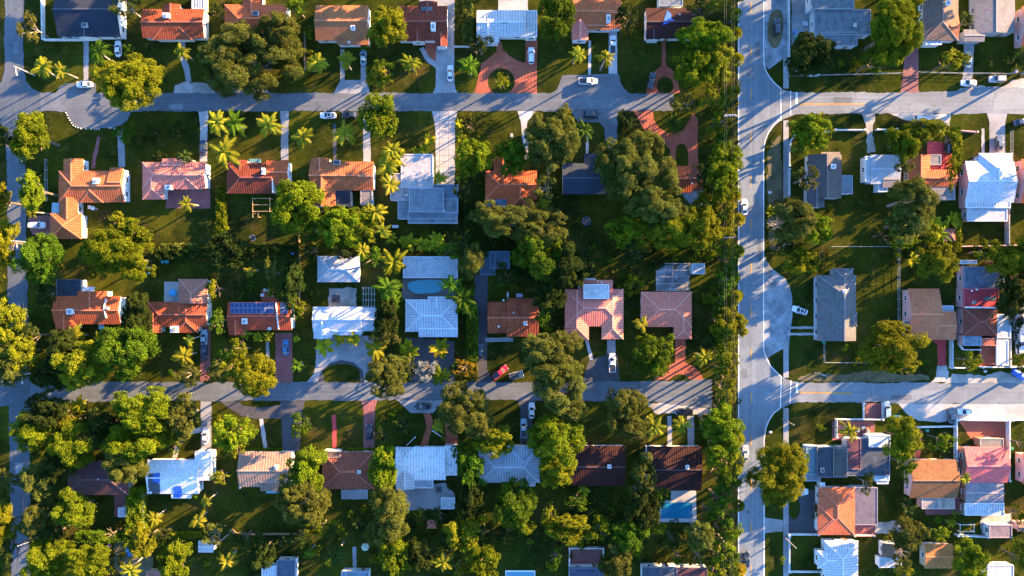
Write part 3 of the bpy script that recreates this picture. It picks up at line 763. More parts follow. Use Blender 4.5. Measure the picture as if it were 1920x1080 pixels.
house('slate grey corner house','slate grey low roofed house in the top right corner, above a driveway','g',
 [('Y',1828,-30,1903,62,SH(GY,.4),{'p':.12}),('X',1807,55,1846,78,SH(GY,.4),{'p':.1})],[])
house('pink edge house','pink walled house cut off by the right edge, topmost of three along it','p',
 [('X',1916,12,1990,86,SH(RU,.3),{})],[],anchor=False)
# second row
house('L-shaped orange house','L-shaped orange tile house with white chimney and garage wing beside the left road','w',
 [('X',110,320,233,379,T(LO,.55),{'h':'l'}),('Y',119,298,156,352,T(LO,.5),{'p':.34}),('X',206,314,231,372,T(LO,.5),{'p':.35}),('Y',150,340,194,380,T(LO,.6),{'p':.3,'h':'b'}),('Y',112,370,146,412,T(LO,.6),{'p':.33}),('Y',94,400,153,448,T(LO,.6),{'p':.33,'h':'tb'})],
 [('chim',182,340,12,12,.6),('awn',97,380,111,400,AWN,2.3)])
house('pink patio house','pink tile house with a brick patio below it, right of the L-shaped orange house','w',
 [('X',267,304,386,354,T(PK,.2),{'h':'l','p':.34}),('X',304,297,341,324,T(PK,.2),{'p':.3}),('Y',267,330,307,374,T(PK,.2),{'h':'b'}),('Y',330,326,372,355,T(PK,.2),{'p':.3,'h':'b'})],
 [('chim',318,352,13,9,.8)])
house('red brown hipped house','deep red brown tile house with green awning and wooden pergola behind','w',
 [('X',425,305,512,363,T(BR,.5),{'h':'l'}),('X',500,301,541,347,T(OR,.6),{'p':.36}),('Y',438,300,464,330,T(BR,.4),{'p':.3})],
 [('chim',496,322,6,13,1.0),('awn',467,298,489,305,GREENA,2.5),('para',[(511,335),(512,361)],1.5)])
house('peach tile house','pale peach orange tile house with U-shaped back, left of the stained concrete house','w',
 [('X',581,303,700,357,T(LO,.55),{}),('Y',581,330,629,387,T(LO,.7),{'p':.3}),('Y',583,296,618,330,T(LO,.5),{'p':.3}),('F',624,357,658,386,FL(NV,.4),{'e':2.8}),('F',676,357,698,384,FL(GY,.4),{'e':2.8}),('X',674,308,701,356,T(LO,.4),{'p':.34})],[('unit',632,305,12,8)])
house('stained concrete house','large blue grey stained concrete flat roofed house at the end of slab driveway','b',
 [('F',752,289,812,352,FL((.34,.33,.34),.5),{}),('F',732,325,800,376,FL((.30,.26,.26),.6),{'e':3.0}),('F',767,353,832,397,FL(CB,.5),{'e':4.2}),('F',746,372,858,411,FL(CB,.7),{'e':2.95}),('F',800,346,859,400,FL((.12,.17,.22),.6),{'e':2.9}),('F',765,398,858,419,FL(CB,.7),{'e':2.88})],
 [('chim',763,366,5,3,.4),('vent',833,396,1),('vent',792,322,1),('vent',760,322,1)])
house('terracotta blue-deck house','terracotta hipped tile house with a dark blue flat section at its lower left','c',
 [('X',910,320,1007,374,T(OR,.3),{'h':'l','p':.34}),('Y',950,345,1001,397,T(OR,.3),{'h':'b','p':.34}),('Y',925,298,962,345,T(OR,.3),{'p':.3}),('F',910,373,952,397,FL((.07,.12,.17),.5),{'e':2.9})],[('vent',1002,360,1)])
house('dark slate gabled house','dark slate gabled house half hidden under the biggest olive tree','w',
 [('X',1055,306,1165,364,SH(SL,.2),{'p':.3}),('Y',1095,288,1150,335,SH(SL,.2),{'p':.2})],[])
house('tree-hidden orange house','orange tile house mostly hidden by olive tree, with pale corrugated lean-to','c',
 [('X',1203,311,1296,361,T(OR,.4),{}),('X',1285,313,1316,358,T((.22,.08,.045),.5),{'p':.34}),('F',1273,352,1316,384,CR(PB),{'e':2.5})],[('vent',1297,344,1)])
house('navy brown ridge house','navy and brown ridged house with white chimney near the long blue wall','b',
 [('Y',1515,290,1578,372,SH((.10,.085,.08),.3),{'p':.34}),('X',1540,285,1575,306,SH((.2,.15,.12),.3),{'p':.15}),('F',1572,329,1598,364,FL(CB,.5),{'e':2.8}),('Y',1513,350,1546,389,SH((.08,.08,.09),.3),{'p':.28})],[('chim',1560,313,9,9,.8)])
house('pale blue box house','small pale blue flat roofed house between the navy house and orange house','b',
 [('X',1632,290,1688,345,SH(LB,.2),{'p':.12}),('F',1622,293,1634,341,ME(WH,.1),{'e':2.9}),('F',1646,340,1664,360,ME(PB,.1),{'e':2.6}),('X',1655,320,1687,352,SH(GY,.2),{'p':.1})],[])
house('L-roof terracotta house','terracotta ridged house with square grey patches, left of the big white house','t',
 [('Y',1703,290,1744,343,T(OR,.2),{'p':.34}),('X',1712,318,1793,350,T(OR,.2),{}),('F',1740,290,1764,309,FL(GY,.3),{'e':2.9}),('F',1745,347,1790,375,FL(GY,.5),{'e':2.85})],[])
house('big white house','big white house with front gable and speckled rear porch roof','p',
 [('X',1810,302,1901,380,SH((.50,.50,.52),.12),{'p':.26}),('Y',1835,287,1898,345,SH((.48,.50,.53),.12),{'p':.3,'h':'t'}),('F',1810,370,1894,390,ME(WH,.1),{'e':3.0}),('F',1813,389,1888,415,FL(LB,.3),{'e':2.7}),('F',1828,296,1836,302,ME(WH),{'e':2.6})],[('vent',1862,336,1)])
house('pink edge house','pink walled house with small windows at right edge, beside the big white house','p',
 [('X',1915,298,1990,381,SH(RU,.3),{})],[],anchor=False)
# third row
house('parapet orange house','orange tile house with white cross parapet and grey flat back room, above yellow palm','w',
 [('X',102,555,226,608,T(OR,.3),{}),('Y',145,546,201,580,T(OR,.3),{'p':.28}),('F',106,524,152,556,CR(SL),{'e':2.8}),('Y',104,588,144,617,T(OR,.3),{'p':.32})],
 [('chim',134,584,13,11,.7),('para',[(200,560),(196,577),(200,596)],2),('chim',203,578,5,4,.3),('awn',154,538,177,548,LITEA,2.6),('awn',142,600,161,605,AWN,2.3),('awn',185,607,195,617,AWN,2.2)])
house('umbrella patio house','two-part orange tile house with a patio holding a round blue umbrella','c',
 [('X',277,566,389,613,T(RU,.35),{'h':'l'}),('Y',335,523,389,569,T((.36,.15,.10),.15),{'h':'t'}),('Y',277,586,302,624,T(RU,.3),{'p':.36}),('Y',330,580,372,624,T(RU,.35),{'p':.24,'h':'b'})],[('chim',329,617,16,13,.7)])
house('solar-panelled house','red tile house carrying rows of blue solar panels and a white parapet','w',
 [('X',428,566,547,619,T((.34,.062,.03),.25),{'p':.26}),('Y',429,600,458,628,T((.36,.068,.03),.2),{'p':.4})],
 [('solar',432,567,514,588,10,2),('solar',526,567,540,588,2,2),('chim',460,602,10,11,.6),('para',[(518,567),(520,592),(523,617)],1.8),('chim',506,616,6,4,.3)])
house('small blue hip cottage','small pale blue hipped cottage standing alone behind the blue patio house','b',
 [('X',595,480,674,529,SH(PB,.15),{'h':'lr','p':.28})],[])
house('blue patio house','pale blue and white gabled house with banana plants in front','w',
 [('X',587,575,678,622,SH((.40,.43,.47),.15),{'p':.3}),('X',677,576,703,621,SH((.33,.37,.42),.15),{'p':.26}),('Y',588,600,622,635,SH((.38,.42,.47),.15),{'p':.34}),('X',620,612,678,629,SH((.38,.42,.47),.15),{'p':.15})],[('vent',640,627,1)])
house('pale flat poolside house','long pale flat roofed building above the turquoise lagoon pool','b',
 [('F',756,481,858,521,FL(PB,.4),{})],[])
house('striped blue hip house','pale blue standing seam hipped house below the turquoise lagoon pool','w',
 [('X',760,561,858,622,CR((.42,.46,.5),.15),{'h':'lr','p':.28}),('Y',802,556,836,592,CR((.42,.46,.5),.15),{'p':.2}),('X',785,600,858,632,CR((.40,.45,.5),.15),{'p':.12})],[('vent',830,599),('vent',810,565)])
house('rusty ribbed house','rusty red brown ribbed gabled house beside the long hedge and dark driveway','t',
 [('X',914,566,1010,625,CR(RU,.9),{'p':.28}),('X',950,559,1010,631,CR(RU,.95),{'p':.25})],[('chim',985,606,7,7,.4),('vent',963,586),('vent',944,563,1),('vent',935,612,1)])
house('blue back shed house','small dark blue flat roofed outbuilding behind the rusty ribbed house','b',
 [('F',918,471,956,504,FL((.06,.10,.15),.6),{'e':2.8}),('F',900,474,929,516,FL((.05,.08,.11),.6),{'e':2.7})],[],name='shed',cat='shed',anchor=False)
house('big pink U house','big pink hipped tile house in a U shape with white rooftop terrace','p',
 [('X',1059,542,1169,612,T(PK,.1),{'h':'lr','p':.27}),('Y',1059,543,1104,637,T(PK,.1),{'h':'b','p':.27}),('Y',1128,553,1169,636,T((.70,.25,.17),.1),{'h':'b','p':.27}),('Y',1091,525,1149,560,T(PK,.1),{'p':.2,'e':3.6}),('F',1094,533,1142,560,FL(WH,.15),{'e':4.7}),('F',1095,522,1117,532,ME(WH),{'e':3.2}),('F',1085,531,1096,543,ME(WH),{'e':2.7})],[('vent',1128,530,1)])
house('pink hipped house','smaller pink hipped tile house with a red brick walk, next to main road trees','p',
 [('X',1202,547,1297,613,T((.62,.19,.125),.1),{'h':'lr','p':.25}),('Y',1264,585,1297,636,T((.62,.19,.125),.1),{'h':'b','p':.25})],[('unit',1261,543,12,4)])
house('navy tan long house','long slate blue and tan ridged house facing the curved parking bay','b',
 [('Y',1532,516,1605,639,SH((.115,.115,.115),.2),{'h':'t','p':.30,'rr':.64}),('Y',1562,503,1600,548,SH((.12,.12,.12),.2),{'h':'t','p':.30}),('X',1574,586,1607,612,SH((.115,.115,.115),.2),{'h':'r','p':.42})],[('chim',1582,546,7,6,.5)])
house('tan pink-wall house','tan shingle gabled house with pink end wall and a red driveway','p',
 [('X',1703,541,1761,637,SH(TN,.15),{'p':.27}),('X',1752,584,1792,637,SH(TN,.2),{'p':.16}),('F',1763,573,1787,585,CR(LB),{'e':2.4})],[('unit',1697,605,8,7)])
house('red terrace house','red and blue terraced house with white parapet and walled courtyard at far right','p',
 [('X',1806,576,1870,630,T((.20,.055,.035),.4),{'h':'lr','p':.2}),('F',1806,540,1872,577,FL(RP,.4),{'e':3.3}),('F',1807,500,1882,542,FL((.10,.13,.18),.8),{'e':3.2}),('F',1869,589,1894,634,FL(LB,.4),{'e':2.8}),('F',1806,628,1839,648,FL((.16,.22,.27),.5),{'e':2.7}),('F',1840,634,1871,648,FL((.30,.09,.06),.4),{'e':2.6}),('F',1868,637,1890,685,FL((.42,.46,.5),.4),{'e':2.6,'open':True})],
 [('para',[(1808,576),(1870,577)],2.5),('flatpatch','skylight',SKYL,[(1845,556),(1867,556),(1867,563),(1845,563)]),('vent',1821,545,1),('vent',1830,543,1),('unit',1825,567,5,5)])
house('blue edge house','pale blue roofed house cut off by the right edge, beside the red terrace house','b',
 [('X',1912,568,1990,625,FL(LB,.3),{}),('F',1913,625,1960,640,FL(WH),{'e':2.7})],[],anchor=False)
# fourth row
house('maroon hipped house','dark maroon hipped house shaded by trees at lower left','t',
 [('X',127,866,241,928,SH((.10,.045,.045),.4),{'h':'lr','p':.3})],[('vent',185,898)])
house('white blue-patched house','bright white house with blue tarpaulin patches on its roof','w',
 [('X',277,862,373,926,SH((.62,.62,.61),.08),{'p':.24}),('F',366,846,397,900,FL((.62,.62,.61),.12),{}),('F',322,905,358,934,FL(WH,.1),{'e':2.8})],
 [('flatpatch','tarpaulin',BLUET,[(288,888),(300,886),(300,905),(291,908),(284,900)]),('flatpatch','tarpaulin',BLUET,[(324,912),(340,911),(342,932),(327,933)]),('flatpatch','roof_patch',plain('bitumen',(.04,.05,.07),.8,.4,2),[(278,889),(288,888),(286,900),(300,907),(300,926),(279,925)]),('chim',281,923,8,4,.3)])
house('beige ribbed house','beige brown ribbed gabled house with white end wall, on the lower street','w',
 [('X',448,847,547,913,CR((.33,.20,.14),.3),{'p':.28}),('X',488,886,546,921,CR((.26,.16,.12),.3),{'p':.15})],[('chim',519,875,7,8,.5),('vent',451,914,1),('awn',499,921,527,925,AWN,2.4)])
house('red hipped house','red brown hipped tile house with a small grey flat section and white vent','w',
 [('X',604,847,702,917,T((.26,.08,.045),.4),{'h':'lr','p':.3}),('F',604,846,638,858,FL(GB,.6),{'e':3.5})],[('chim',674,884,6,6,.4)])
house('white multi-gable house','white multi-gabled metal house with dark stains and paved back patio','w',
 [('X',742,838,836,900,ME((.68,.68,.67),.1),{'p':.24}),('F',833,836,857,891,ME((.68,.68,.67),.1),{'e':3.1}),('Y',742,838,777,870,ME(WH,.1),{'p':.3,'h':'t'}),('Y',742,876,777,917,ME(WH,.1),{'p':.3}),('F',776,899,812,915,FL(PB,.5),{'e':2.8})],[('vent',792,882),('vent',845,872)])
house('ribbed blue hip house','pale blue ribbed hipped house hemmed in by tall trees, below the lower street','b',
 [('X',897,843,1012,905,CR((.34,.38,.43),.5),{'h':'lr','p':.28}),('Y',952,836,1013,875,CR((.34,.38,.43),.5),{'p':.2,'h':'t'}),('Y',972,870,1004,912,CR((.34,.38,.43),.5),{'p':.2})],[('vent',953,893)])
house('left dark maroon house','dark maroon ribbed house behind the yellow green tree, left of its larger twin','w',
 [('X',1072,836,1172,911,T((.045,.015,.012),.6),{'p':.22})],[('chim',1142,874,7,7,.4)])
house('poolside maroon house','dark maroon ribbed gabled house above the rectangular blue swimming pool','w',
 [('X',1213,837,1315,920,T((.040,.014,.012),.6),{'p':.22})],[('chim',1288,875,7,7,.4)])
house('glazed navy house','dark navy flat roofed house with a glazed pale blue side porch','b',
 [('F',1531,838,1588,895,FL((.05,.06,.075),.6),{}),('F',1511,836,1532,890,CR((.10,.17,.20),.4),{'e':2.7}),('F',1509,889,1538,902,FL(CB,.4),{'e':2.5}),('F',1562,840,1588,893,FL((.08,.075,.07),.4),{'e':3.3})],[('unit',1541,881,6,8)])
house('navy maroon awning house','navy and maroon flat roofed house with a pale blue front canopy','b',
 [('F',1588,822,1668,892,FL((.06,.075,.10),.7),{}),('F',1588,822,1614,880,FL((.13,.05,.055),.5),{'e':3.3}),('F',1629,816,1669,838,FL((.45,.5,.55),.2),{'e':3.6}),('F',1640,885,1667,901,FL((.35,.42,.48),.3),{'e':2.7}),('F',1644,899,1665,907,FL(WH),{'e':2.5})],[])
house('tan gabled house','tan shingle gabled house with one window in its pale end wall, lower right','p',
 [('X',1706,862,1795,934,SH((.20,.088,.038),.35),{'p':.27}),('F',1728,933,1760,954,FL((.25,.22,.21),.5),{'e':2.6}),('F',1761,933,1789,954,FL((.28,.24,.20),.5),{'e':2.5})],[])
house('rose pink house','rose pink gabled house with a palm shadow on its roof and brown end wall','n',
 [('X',1808,838,1889,905,SH((.58,.12,.115),.15),{'p':.27}),('X',1811,904,1882,944,SH((.22,.19,.20),.5),{'p':.05,'e':2.9}),('F',1809,943,1882,966,CR((.42,.46,.5)),{'e':2.7}),('F',1837,822,1881,839,FL((.2,.17,.14),.3),{'e':2.6})],[])
house('orange slate house','orange hipped tile house joined to a grey brown flat roof, lower right corner','w',
 [('Y',1535,914,1603,1003,SH((.43,.105,.045),.25),{'h':'tb','p':.16}),('X',1533,945,1570,1000,SH((.43,.105,.045),.25),{'h':'l','p':.15}),('F',1598,914,1645,984,FL((.13,.11,.13),.5),{'e':2.9}),('F',1538,905,1546,930,FL(WH),{'e':2.6})],[])
house('white striped house','white ribbed metal house with small side wing at the bottom edge','w',
 [('Y',1546,1014,1609,1100,CR(WH,.1),{'h':'t','p':.22}),('X',1533,1033,1578,1066,CR(WH,.1),{'h':'l','p':.26})],[])
house('pink edge house','pink walled house cut off by right edge, opposite the rose pink house','p',
 [('X',1918,850,1990,908,SH(RU,.3),{})],[],anchor=False)
# sheds and outbuildings
def shed(label, wall, wings, det=()): return house('shed', label, wall, wings, det, name='shed', cat='shed', anchor=False, seed=random.randint(0,6))
shed('small brown gabled shed with tan and dark slopes, beside the olive tree at lower right','w',[('Y',1654,1018,1692,1045,SH((.16,.10,.07),.3),{'p':.3,'e':2.6}),('F',1648,1045,1690,1064,FL(LB,.2),{'e':2.3})])
shed('tan shed with plank-striped roof near the bottom edge','t',[('X',1734,1020,1786,1066,SH((.34,.14,.045),.2),{'p':.1,'e':2.7})])
shed('pale grey shed cut by the bottom edge at lower right','w',[('F',1851,1059,1900,1100,FL((.4,.4,.42),.3),{'e':2.7})])
shed('purple grey shed roof with white wall on a pale patio','w',[('F',1854,984,1897,1008,FL((.2,.16,.19),.6),{'e':2.6})])
shed('small shed touching the right edge with a pink wall','p',[('X',1908,978,1950,997,SH(GB,.3),{'p':.2,'e':2.6})])
shed('small white garden shed with a flat roof, left of the bare grass lot','w',[('X',372,1014,400,1036,SH((.45,.46,.48),.2),{'p':.1,'e':2.3})])
shed('white and navy flat outbuilding at the bottom edge','w',[('F',491,1061,521,1110,CR((.45,.47,.5)),{'e':2.6}),('F',519,1050,554,1110,FL((.07,.09,.13),.5),{'e':2.9})])
shed('blue grey flat outbuilding at the bottom end of a narrow path','b',[('F',640,1071,692,1110,FL((.15,.2,.25),.5),{'e':2.7})])
shed('navy roofed building below the stone walled patio at bottom edge','w',[('F',1067,1064,1132,1110,FL((.06,.07,.11),.5),{'e':2.8})])
shed('long navy maroon building along the bottom edge near the main road','w',[('F',1204,1063,1270,1110,FL((.06,.07,.09),.5),{'e':3.0}),('F',1268,1064,1326,1110,FL((.10,.04,.04),.5),{'e':3.02})])
shed('tiny pale square garden shed below the dark maroon hipped house','w',[('F',222,952,239,969,FL(LB,.2),{'e':2.1})])
shed('pale canvas canopy on the paved yard of the white multi-gable house','w',[('F',827,933,853,954,FL((.42,.46,.5),.1),{'e':2.4,'open':True})])
shed('small red hipped garden hut under dark trees at bottom centre','t',[('X',801,977,818,991,T((.36,.12,.08),.1),{'h':'lr','p':.4,'e':2.1})])
shed('pale blue lean-to shed beside the broken concrete slab','b',[('F',1297,494,1321,514,FL(PB,.5),{'e':2.4})])
shed('small terracotta hut tucked under the palms above back fence','t',[('X',1770,428,1792,452,T((.3,.1,.06),.2),{'h':'lr','p':.3,'e':2.3})])
shed('tan flat hut between trees behind the tan pink-wall house','t',[('F',1762,468,1776,488,FL(TN,.2),{'e':2.3})])
shed('pale box shed above the blue terrace, against the white back wall','w',[('F',1799,488,1831,495,FL(WH),{'e':2.4})])
shed('small red flat outbuilding at the bottom left near the toys','t',[('F',275,1071,318,1100,FL((.25,.11,.09),.5),{'e':2.5})])
# ------------------------------------------------------------------ vegetation
rng = np.random.default_rng(11)
def unit(n):
    v = rng.normal(size=(n,3)); return v/np.linalg.norm(v, axis=1, keepdims=True)
def leaf_quads(C, Nn, size, aspect=.62):
    n = len(C); Nn = Nn/np.linalg.norm(Nn, axis=1, keepdims=True)
    t = np.cross(Nn, unit(n)); t /= np.linalg.norm(t, axis=1, keepdims=True)+1e-9
    b = np.cross(Nn, t); s = (size*rng.uniform(.55, 1.35, n))[:,None]
    V = np.stack([C - t*s, C - b*s*aspect, C + t*s, C + b*s*aspect], 1)
    return V.reshape(-1, 3)
def crown_mesh(R, leaf, dens, squash, rough, seed):
    global rng
    rng = np.random.default_rng(seed)
    k = int(5 + R*R*.5) if R < 5 else int(16 + R*3.4)
    d = unit(k*3); d = d[d[:,2] > -.35][:k]; k = len(d)
    rad = R*rng.uniform(.25, .78, k)[:,None]; rad[:max(3, k//3)] = R*rng.uniform(.58,.84, max(3,k//3))[:,None]
    ce = d*rad*np.array([1,1,squash]); r = R*rng.uniform(.16, .34, k)*(1.15 if R < 4 else .9)
    r = np.minimum(r, rng.uniform(1.3, 2.7, k) + .03*R)
    Vs = []
    for i in range(k):
        ns = max(4, int(7 + r[i]*7)); u = unit(ns*2); u = u[u[:,2] > -.45][:ns]
        for q in u:                       # twig clusters on every limb
            rs = r[i]*rng.uniform(.26, .52); cs = ce[i] + q*r[i]*rng.uniform(.45, .95)*np.array([1,1,.85])
            n = int(4*math.pi*rs**2*dens/(leaf*leaf)*.62) + 2
            w_ = unit(n); w_ = w_[w_[:,2] > -.6]
            P = cs + w_*(rs*(1 - np.abs(rng.normal(0, rough, len(w_)))))[:,None]
            P = P[np.min(np.linalg.norm(P[:,None]-ce[None], axis=2)/r[None], axis=1) > .5] if len(P) else P
            if len(P): Vs.append(leaf_quads(P, (P - cs) + unit(len(P))*rs*1.25 + np.array([0,0,.3*rs]), leaf))
    # a few sprigs that break the outline
    ns = int(R*R*16*dens)
    u = unit(ns); u = u[u[:,2] > -.3]; P = u*R*np.array([1,1,squash])*rng.uniform(.74,1.12,len(u))[:,None]
    keep = np.min(np.linalg.norm(P[:,None]-ce[None], axis=2) - r[None], axis=1) < .7
    P = P[keep]
    if len(P): Vs.append(leaf_quads(P, unit(len(P)) + np.array([0,0,.4]), leaf*.95))
    V = np.concatenate(Vs); return quads_mesh('crown', V, len(V)//4, LEAF['o'])
CLASSES = [1.0, 1.7, 2.7, 4.0, 5.6, 7.6, 10.5, 13.5]
PROTO = {}
def crown_proto(R, style, variant):
    c = min(CLASSES, key=lambda q: abs(math.log(q/R))); key = (c, style, variant)
    if key not in PROTO:
        leaf = {'f': .13, 'm': .165, 'c': .36}[style]*(1.0 if c > 2 else .8)
        PROTO[key] = crown_mesh(c, leaf, {'f': .72, 'm': .8, 'c': 1.05}[style], .72 if c > 3 else .85,   .27 if style == 'f' else .18, hash((c, 'fmc'.index(style), variant)) % 99991)
    return PROTO[key], c
TR = {}
def trunk_mesh(v):
    if v in TR: return TR[v]
    rd = random.Random(v); b = MB(); n = 5
    b.tube([(0,0,-.1),(rd.uniform(-.02,.02),.01,.25),(.02,rd.uniform(-.03,.03),.55)], [.046,.036,.031], 8)
    for i in range(n):
        a = 2*math.pi*i/n + rd.uniform(-.4,.4); l = rd.uniform(.28,.42)
        p0 = (.02,0,.5); p1 = (.02+math.cos(a)*l*.45, math.sin(a)*l*.45, .68); p2 = (.02+math.cos(a)*l, math.sin(a)*l, rd.uniform(.8,.95))
        b.tube([p0,p1,p2], [.027,.018,.008], 6)
        a2 = a + rd.uniform(.4,.8); b.tube([p1,(p1[0]+math.cos(a2)*l*.5, p1[1]+math.sin(a2)*l*.5, .88)], [.018,.006], 5)
    TR[v] = b.mesh('trunk'); TR[v].materials.append(BARK); return TR[v]

PEND = []    # things waiting for a label that says where they stand: (obj, phrase, px, py, radius)
STYLE = dict(o='f', l='m', g='m', d='m', y='m', s='f', r='f')
CNAME = dict(o='olive', l='lime green', g='deep green', d='dark', y='yellow green', s='silvery white', r='russet brown')
def setmat(o, m):
    o.material_slots[0].link = 'OBJECT'; o.material_slots[0].material = m
tcount = [0]
def tree(px, py, rx, ry, k, hk=1.0):
    tcount[0] += 1; i = tcount[0]
    if not (1310 < px < 1390) and rx > 18: rx *= 1.09; ry *= 1.09
    if 1335 < px < 1376 and py > 270: rx *= 1.28; ry *= 1.2; px += 5; k = {'o':'y','d':'g'}.get(k, k)
    R = S*math.sqrt(rx*ry); shrub = R < 2.3
    if 1310 < px < 1390 and py > 300: hk = .95 if 480 < py < 650 else 1.2
    if (px, py) in ((1520,104),(1672,58),(1640,112),(1712,376),(1698,420),(1488,412),(1532,430),(57,256),(62,358)): hk = 1.25
    if (px, py) == (470,118): hk = .82
    if (px, py) in ((240,250),(288,248),(330,246),(300,296),(1184,532),(1226,488),(1264,476),(1304,482),(1326,470),(1330,554)): hk = .5
    Ht = (1.1 + R*.9 if shrub else min(5.0 + R*1.2, 16))*hk       # full height
    sq = .8
    mesh, c = crown_proto(R, STYLE[k], i % 3)
    zz = (.72 if c > 3 else .85)
    sz = (R/c)*(1.0 if not shrub else .95)
    half = c*zz*sz; zc = max(Ht - half, half*.55)
    f = (H - zc)/H
    x, y = gp(px, py, zc)
    sx, sy = rx*S*f/c/.97, ry*S*f/c/.97
    root = empty('shrub' if shrub else 'broadleaf_tree', x, y)
    o = bpy.data.objects.new('foliage' if shrub else 'crown', mesh); link(o, root)
    o.location = (0,0,zc); a = (i*137.5) % 360
    if abs(rx-ry) < .12*max(rx,ry): o.rotation_euler = (0,0,R_(a)); o.scale = (sx, sy, sz)
    else: o.rotation_euler = (0,0,math.pi*(i % 2) + R_((i*7)%21-10)); o.scale = (sx, sy, sz)
    setmat(o, LEAF[k])
    t = bpy.data.objects.new('stem' if shrub else 'trunk', trunk_mesh(i % 3)); link(t, root); t.scale = (zc*1.0, zc*1.0, zc*1.1) if not shrub else (zc*.9, zc*.9, zc*1.1)
    if not shrub: t.scale = (max(zc, R)*1.0, max(zc, R)*1.0, zc*1.15)
    if k == 'o' and not shrub: setmat(t, BARKG); t.scale = (R*1.45, R*1.45, zc*1.2)
    tag(root, None, 'shrub' if shrub else 'tree', 'garden shrubs' if shrub else 'broadleaf trees of the suburb')
    size = ('small ' if R < 1.4 else '') if shrub else ('huge ' if R > 9 else 'large ' if R > 6 else 'mid-sized ' if R > 3.8 else 'small ')
    PEND.append((root, size + CNAME[k] + (' shrub' if shrub else ' tree'), px, py, R))
    return root

# palms: coconut type with arching feather fronds, round fan palms, spiky cycads, paddle-leaved bananas
def frond(L, az, e0, e1, wmax, nl, V, leafw, twist=0, cut=.0):
    ca, sa = math.cos(az), math.sin(az); n = 10; x = z = 0; pts = []
    for i in range(n+1):
        t = i/n; e = e0 + (e1-e0)*t; pts.append((x, z, e)); x += L/n*math.cos(e); z += L/n*math.sin(e)
    def at(t):
        q = min(t*n, n-1e-6); i = int(q); f_ = q-i
        return tuple(pts[i][j]+(pts[i+1][j]-pts[i][j])*f_ for j in range(3))
    def W(fx, fy, fz): return (fx*ca - fy*sa, fx*sa + fy*ca, fz)
    for i in range(n):
        a, b = pts[i], pts[i+1]; r = .045*(1-i/n)+.012
        V.append([W(a[0],-r,a[1]+.01), W(b[0],-r,b[1]+.01), W(b[0],r,b[1]+.01), W(a[0],r,a[1]+.01)])
    for i in range(nl):
        t = .14 + .86*i/(nl-1); X, Z, e = at(t*.995); wl = wmax*math.sin(math.pi*(.12+.80*t))*random.uniform(.85,1.1)
        for s in (-1, 1):
            sw = .45 + .3*t; dx, dy, dz = wl*sw, s*wl*(1-.3*t), -wl*random.uniform(.25,.55)
            V.append([W(X-leafw,0,Z), W(X+leafw,0,Z), W(X+dx+leafw*.4, dy, Z+dz), W(X+dx-leafw*.4, dy, Z+dz)])
def palm_crown(kind, seed):
    random.seed(seed); V = []
    if kind == 'c':
        N = random.randint(18, 24)
        for i in range(N):
            ring = i % 3; az = i*2.39996 + random.uniform(-.25,.25); L = random.uniform(.68,1.06)
            e0 = (1.15, .62, .15)[ring] + random.uniform(-.25,.25); frond(L*(.85 if ring == 0 else 1), az + random.uniform(-.3,.3), e0, e0-random.uniform(1.3,2.1), .17, 20, V, .019)
    elif kind == 'q':      # wind-combed, few broad fronds
        for i in range(random.randint(12,15)):
            az = i*2.39996 + random.uniform(-.4,.4); L = random.uniform(.65,1.08); e0 = random.uniform(.1,.9)
            frond(L, az, e0, e0-1.35, .24, 16, V, .028)
    elif kind == 'k':
        for i in range(44):
            az = i*2.39996; e0 = 1.35 - 1.5*(i/44); frond(random.uniform(.88,1.04), az, e0, e0-.55, .09, 16, V, .012)
    elif kind == 'f':
        for i in range(60):
            az = i*2.39996 + random.uniform(-.2,.2); el = 1.45 - 1.75*(max(0,i-14)/46); L = .55 if i >= 14 else random.uniform(.12,.35); d = Vector((math.cos(az)*math.cos(el), math.sin(az)*math.cos(el), math.sin(el)))
            side = d.cross(Vector((0,0,1))).normalized(); up = side.cross(d); c = d*L
            V.append([c*.1-side*.01, c*.1+side*.01, c+side*.01, c-side*.01])
            for j in range(8):
                a = (j-3.5)*.30; dd = (d*math.cos(a) + side*math.sin(a)); tip = c + dd*random.uniform(.36,.52) + Vector((0,0,-.12)); n2 = up*.03*(1 if j % 2 else -1)
                w2 = dd.cross(up).normalized()*.05
                V.append([c - w2*.4, c + w2*.4, c + dd*.3 + w2 + n2, tip])
    else:                  # banana
        for i in range(9):
            az = i*2.39996 + random.uniform(-.3,.3); e0 = random.uniform(.35,1.25); L = random.uniform(.75,1.05); ca, sa = math.cos(az), math.sin(az); x = z = 0; n = 8; pr = None
            for j in range(n+1):
                t = j/n; e = e0 - 1.25*t; wd = .17*math.sin(math.pi*min(1, max(0, (t-.15)/.85*.93+.05))) + .012
                q = [(x*ca - s*wd*-sa*-1, x*sa + s*wd*ca, z - abs(s)*wd*.35) for s in (-1, 0, 1)]
                q = [(x*ca - s*wd*sa, x*sa + s*wd*ca, z + abs(s)*wd*.3) for s in (-1, 0, 1)]
                if pr:
                    V.append([pr[0], q[0], q[1], pr[1]]); V.append([pr[1], q[1], q[2], pr[2]])
                pr = q; x += L/n*math.cos(e); z += L/n*math.sin(e)
    A = np.array([[list(p) for p in q] for q in V]).reshape(-1, 3)
    return quads_mesh('crown', A, len(V), LEAF['p'])
PALM = {}
def palm_trunk(lean):
    if ('t', lean) in PALM: return PALM[('t', lean)]
    b = MB(); lx = (.10, -.07, .04)[lean]; pts = []; rad = []
    for i in range(9): t = i/8; pts.append((lx*t*t - lx, 0, t)); rad.append(.030 - .012*t + (.006 if i == 0 else 0))
    b.tube(pts, rad, 8); me = b.mesh('trunk'); me.materials.append(BARKG); PALM[('t', lean)] = me; return me
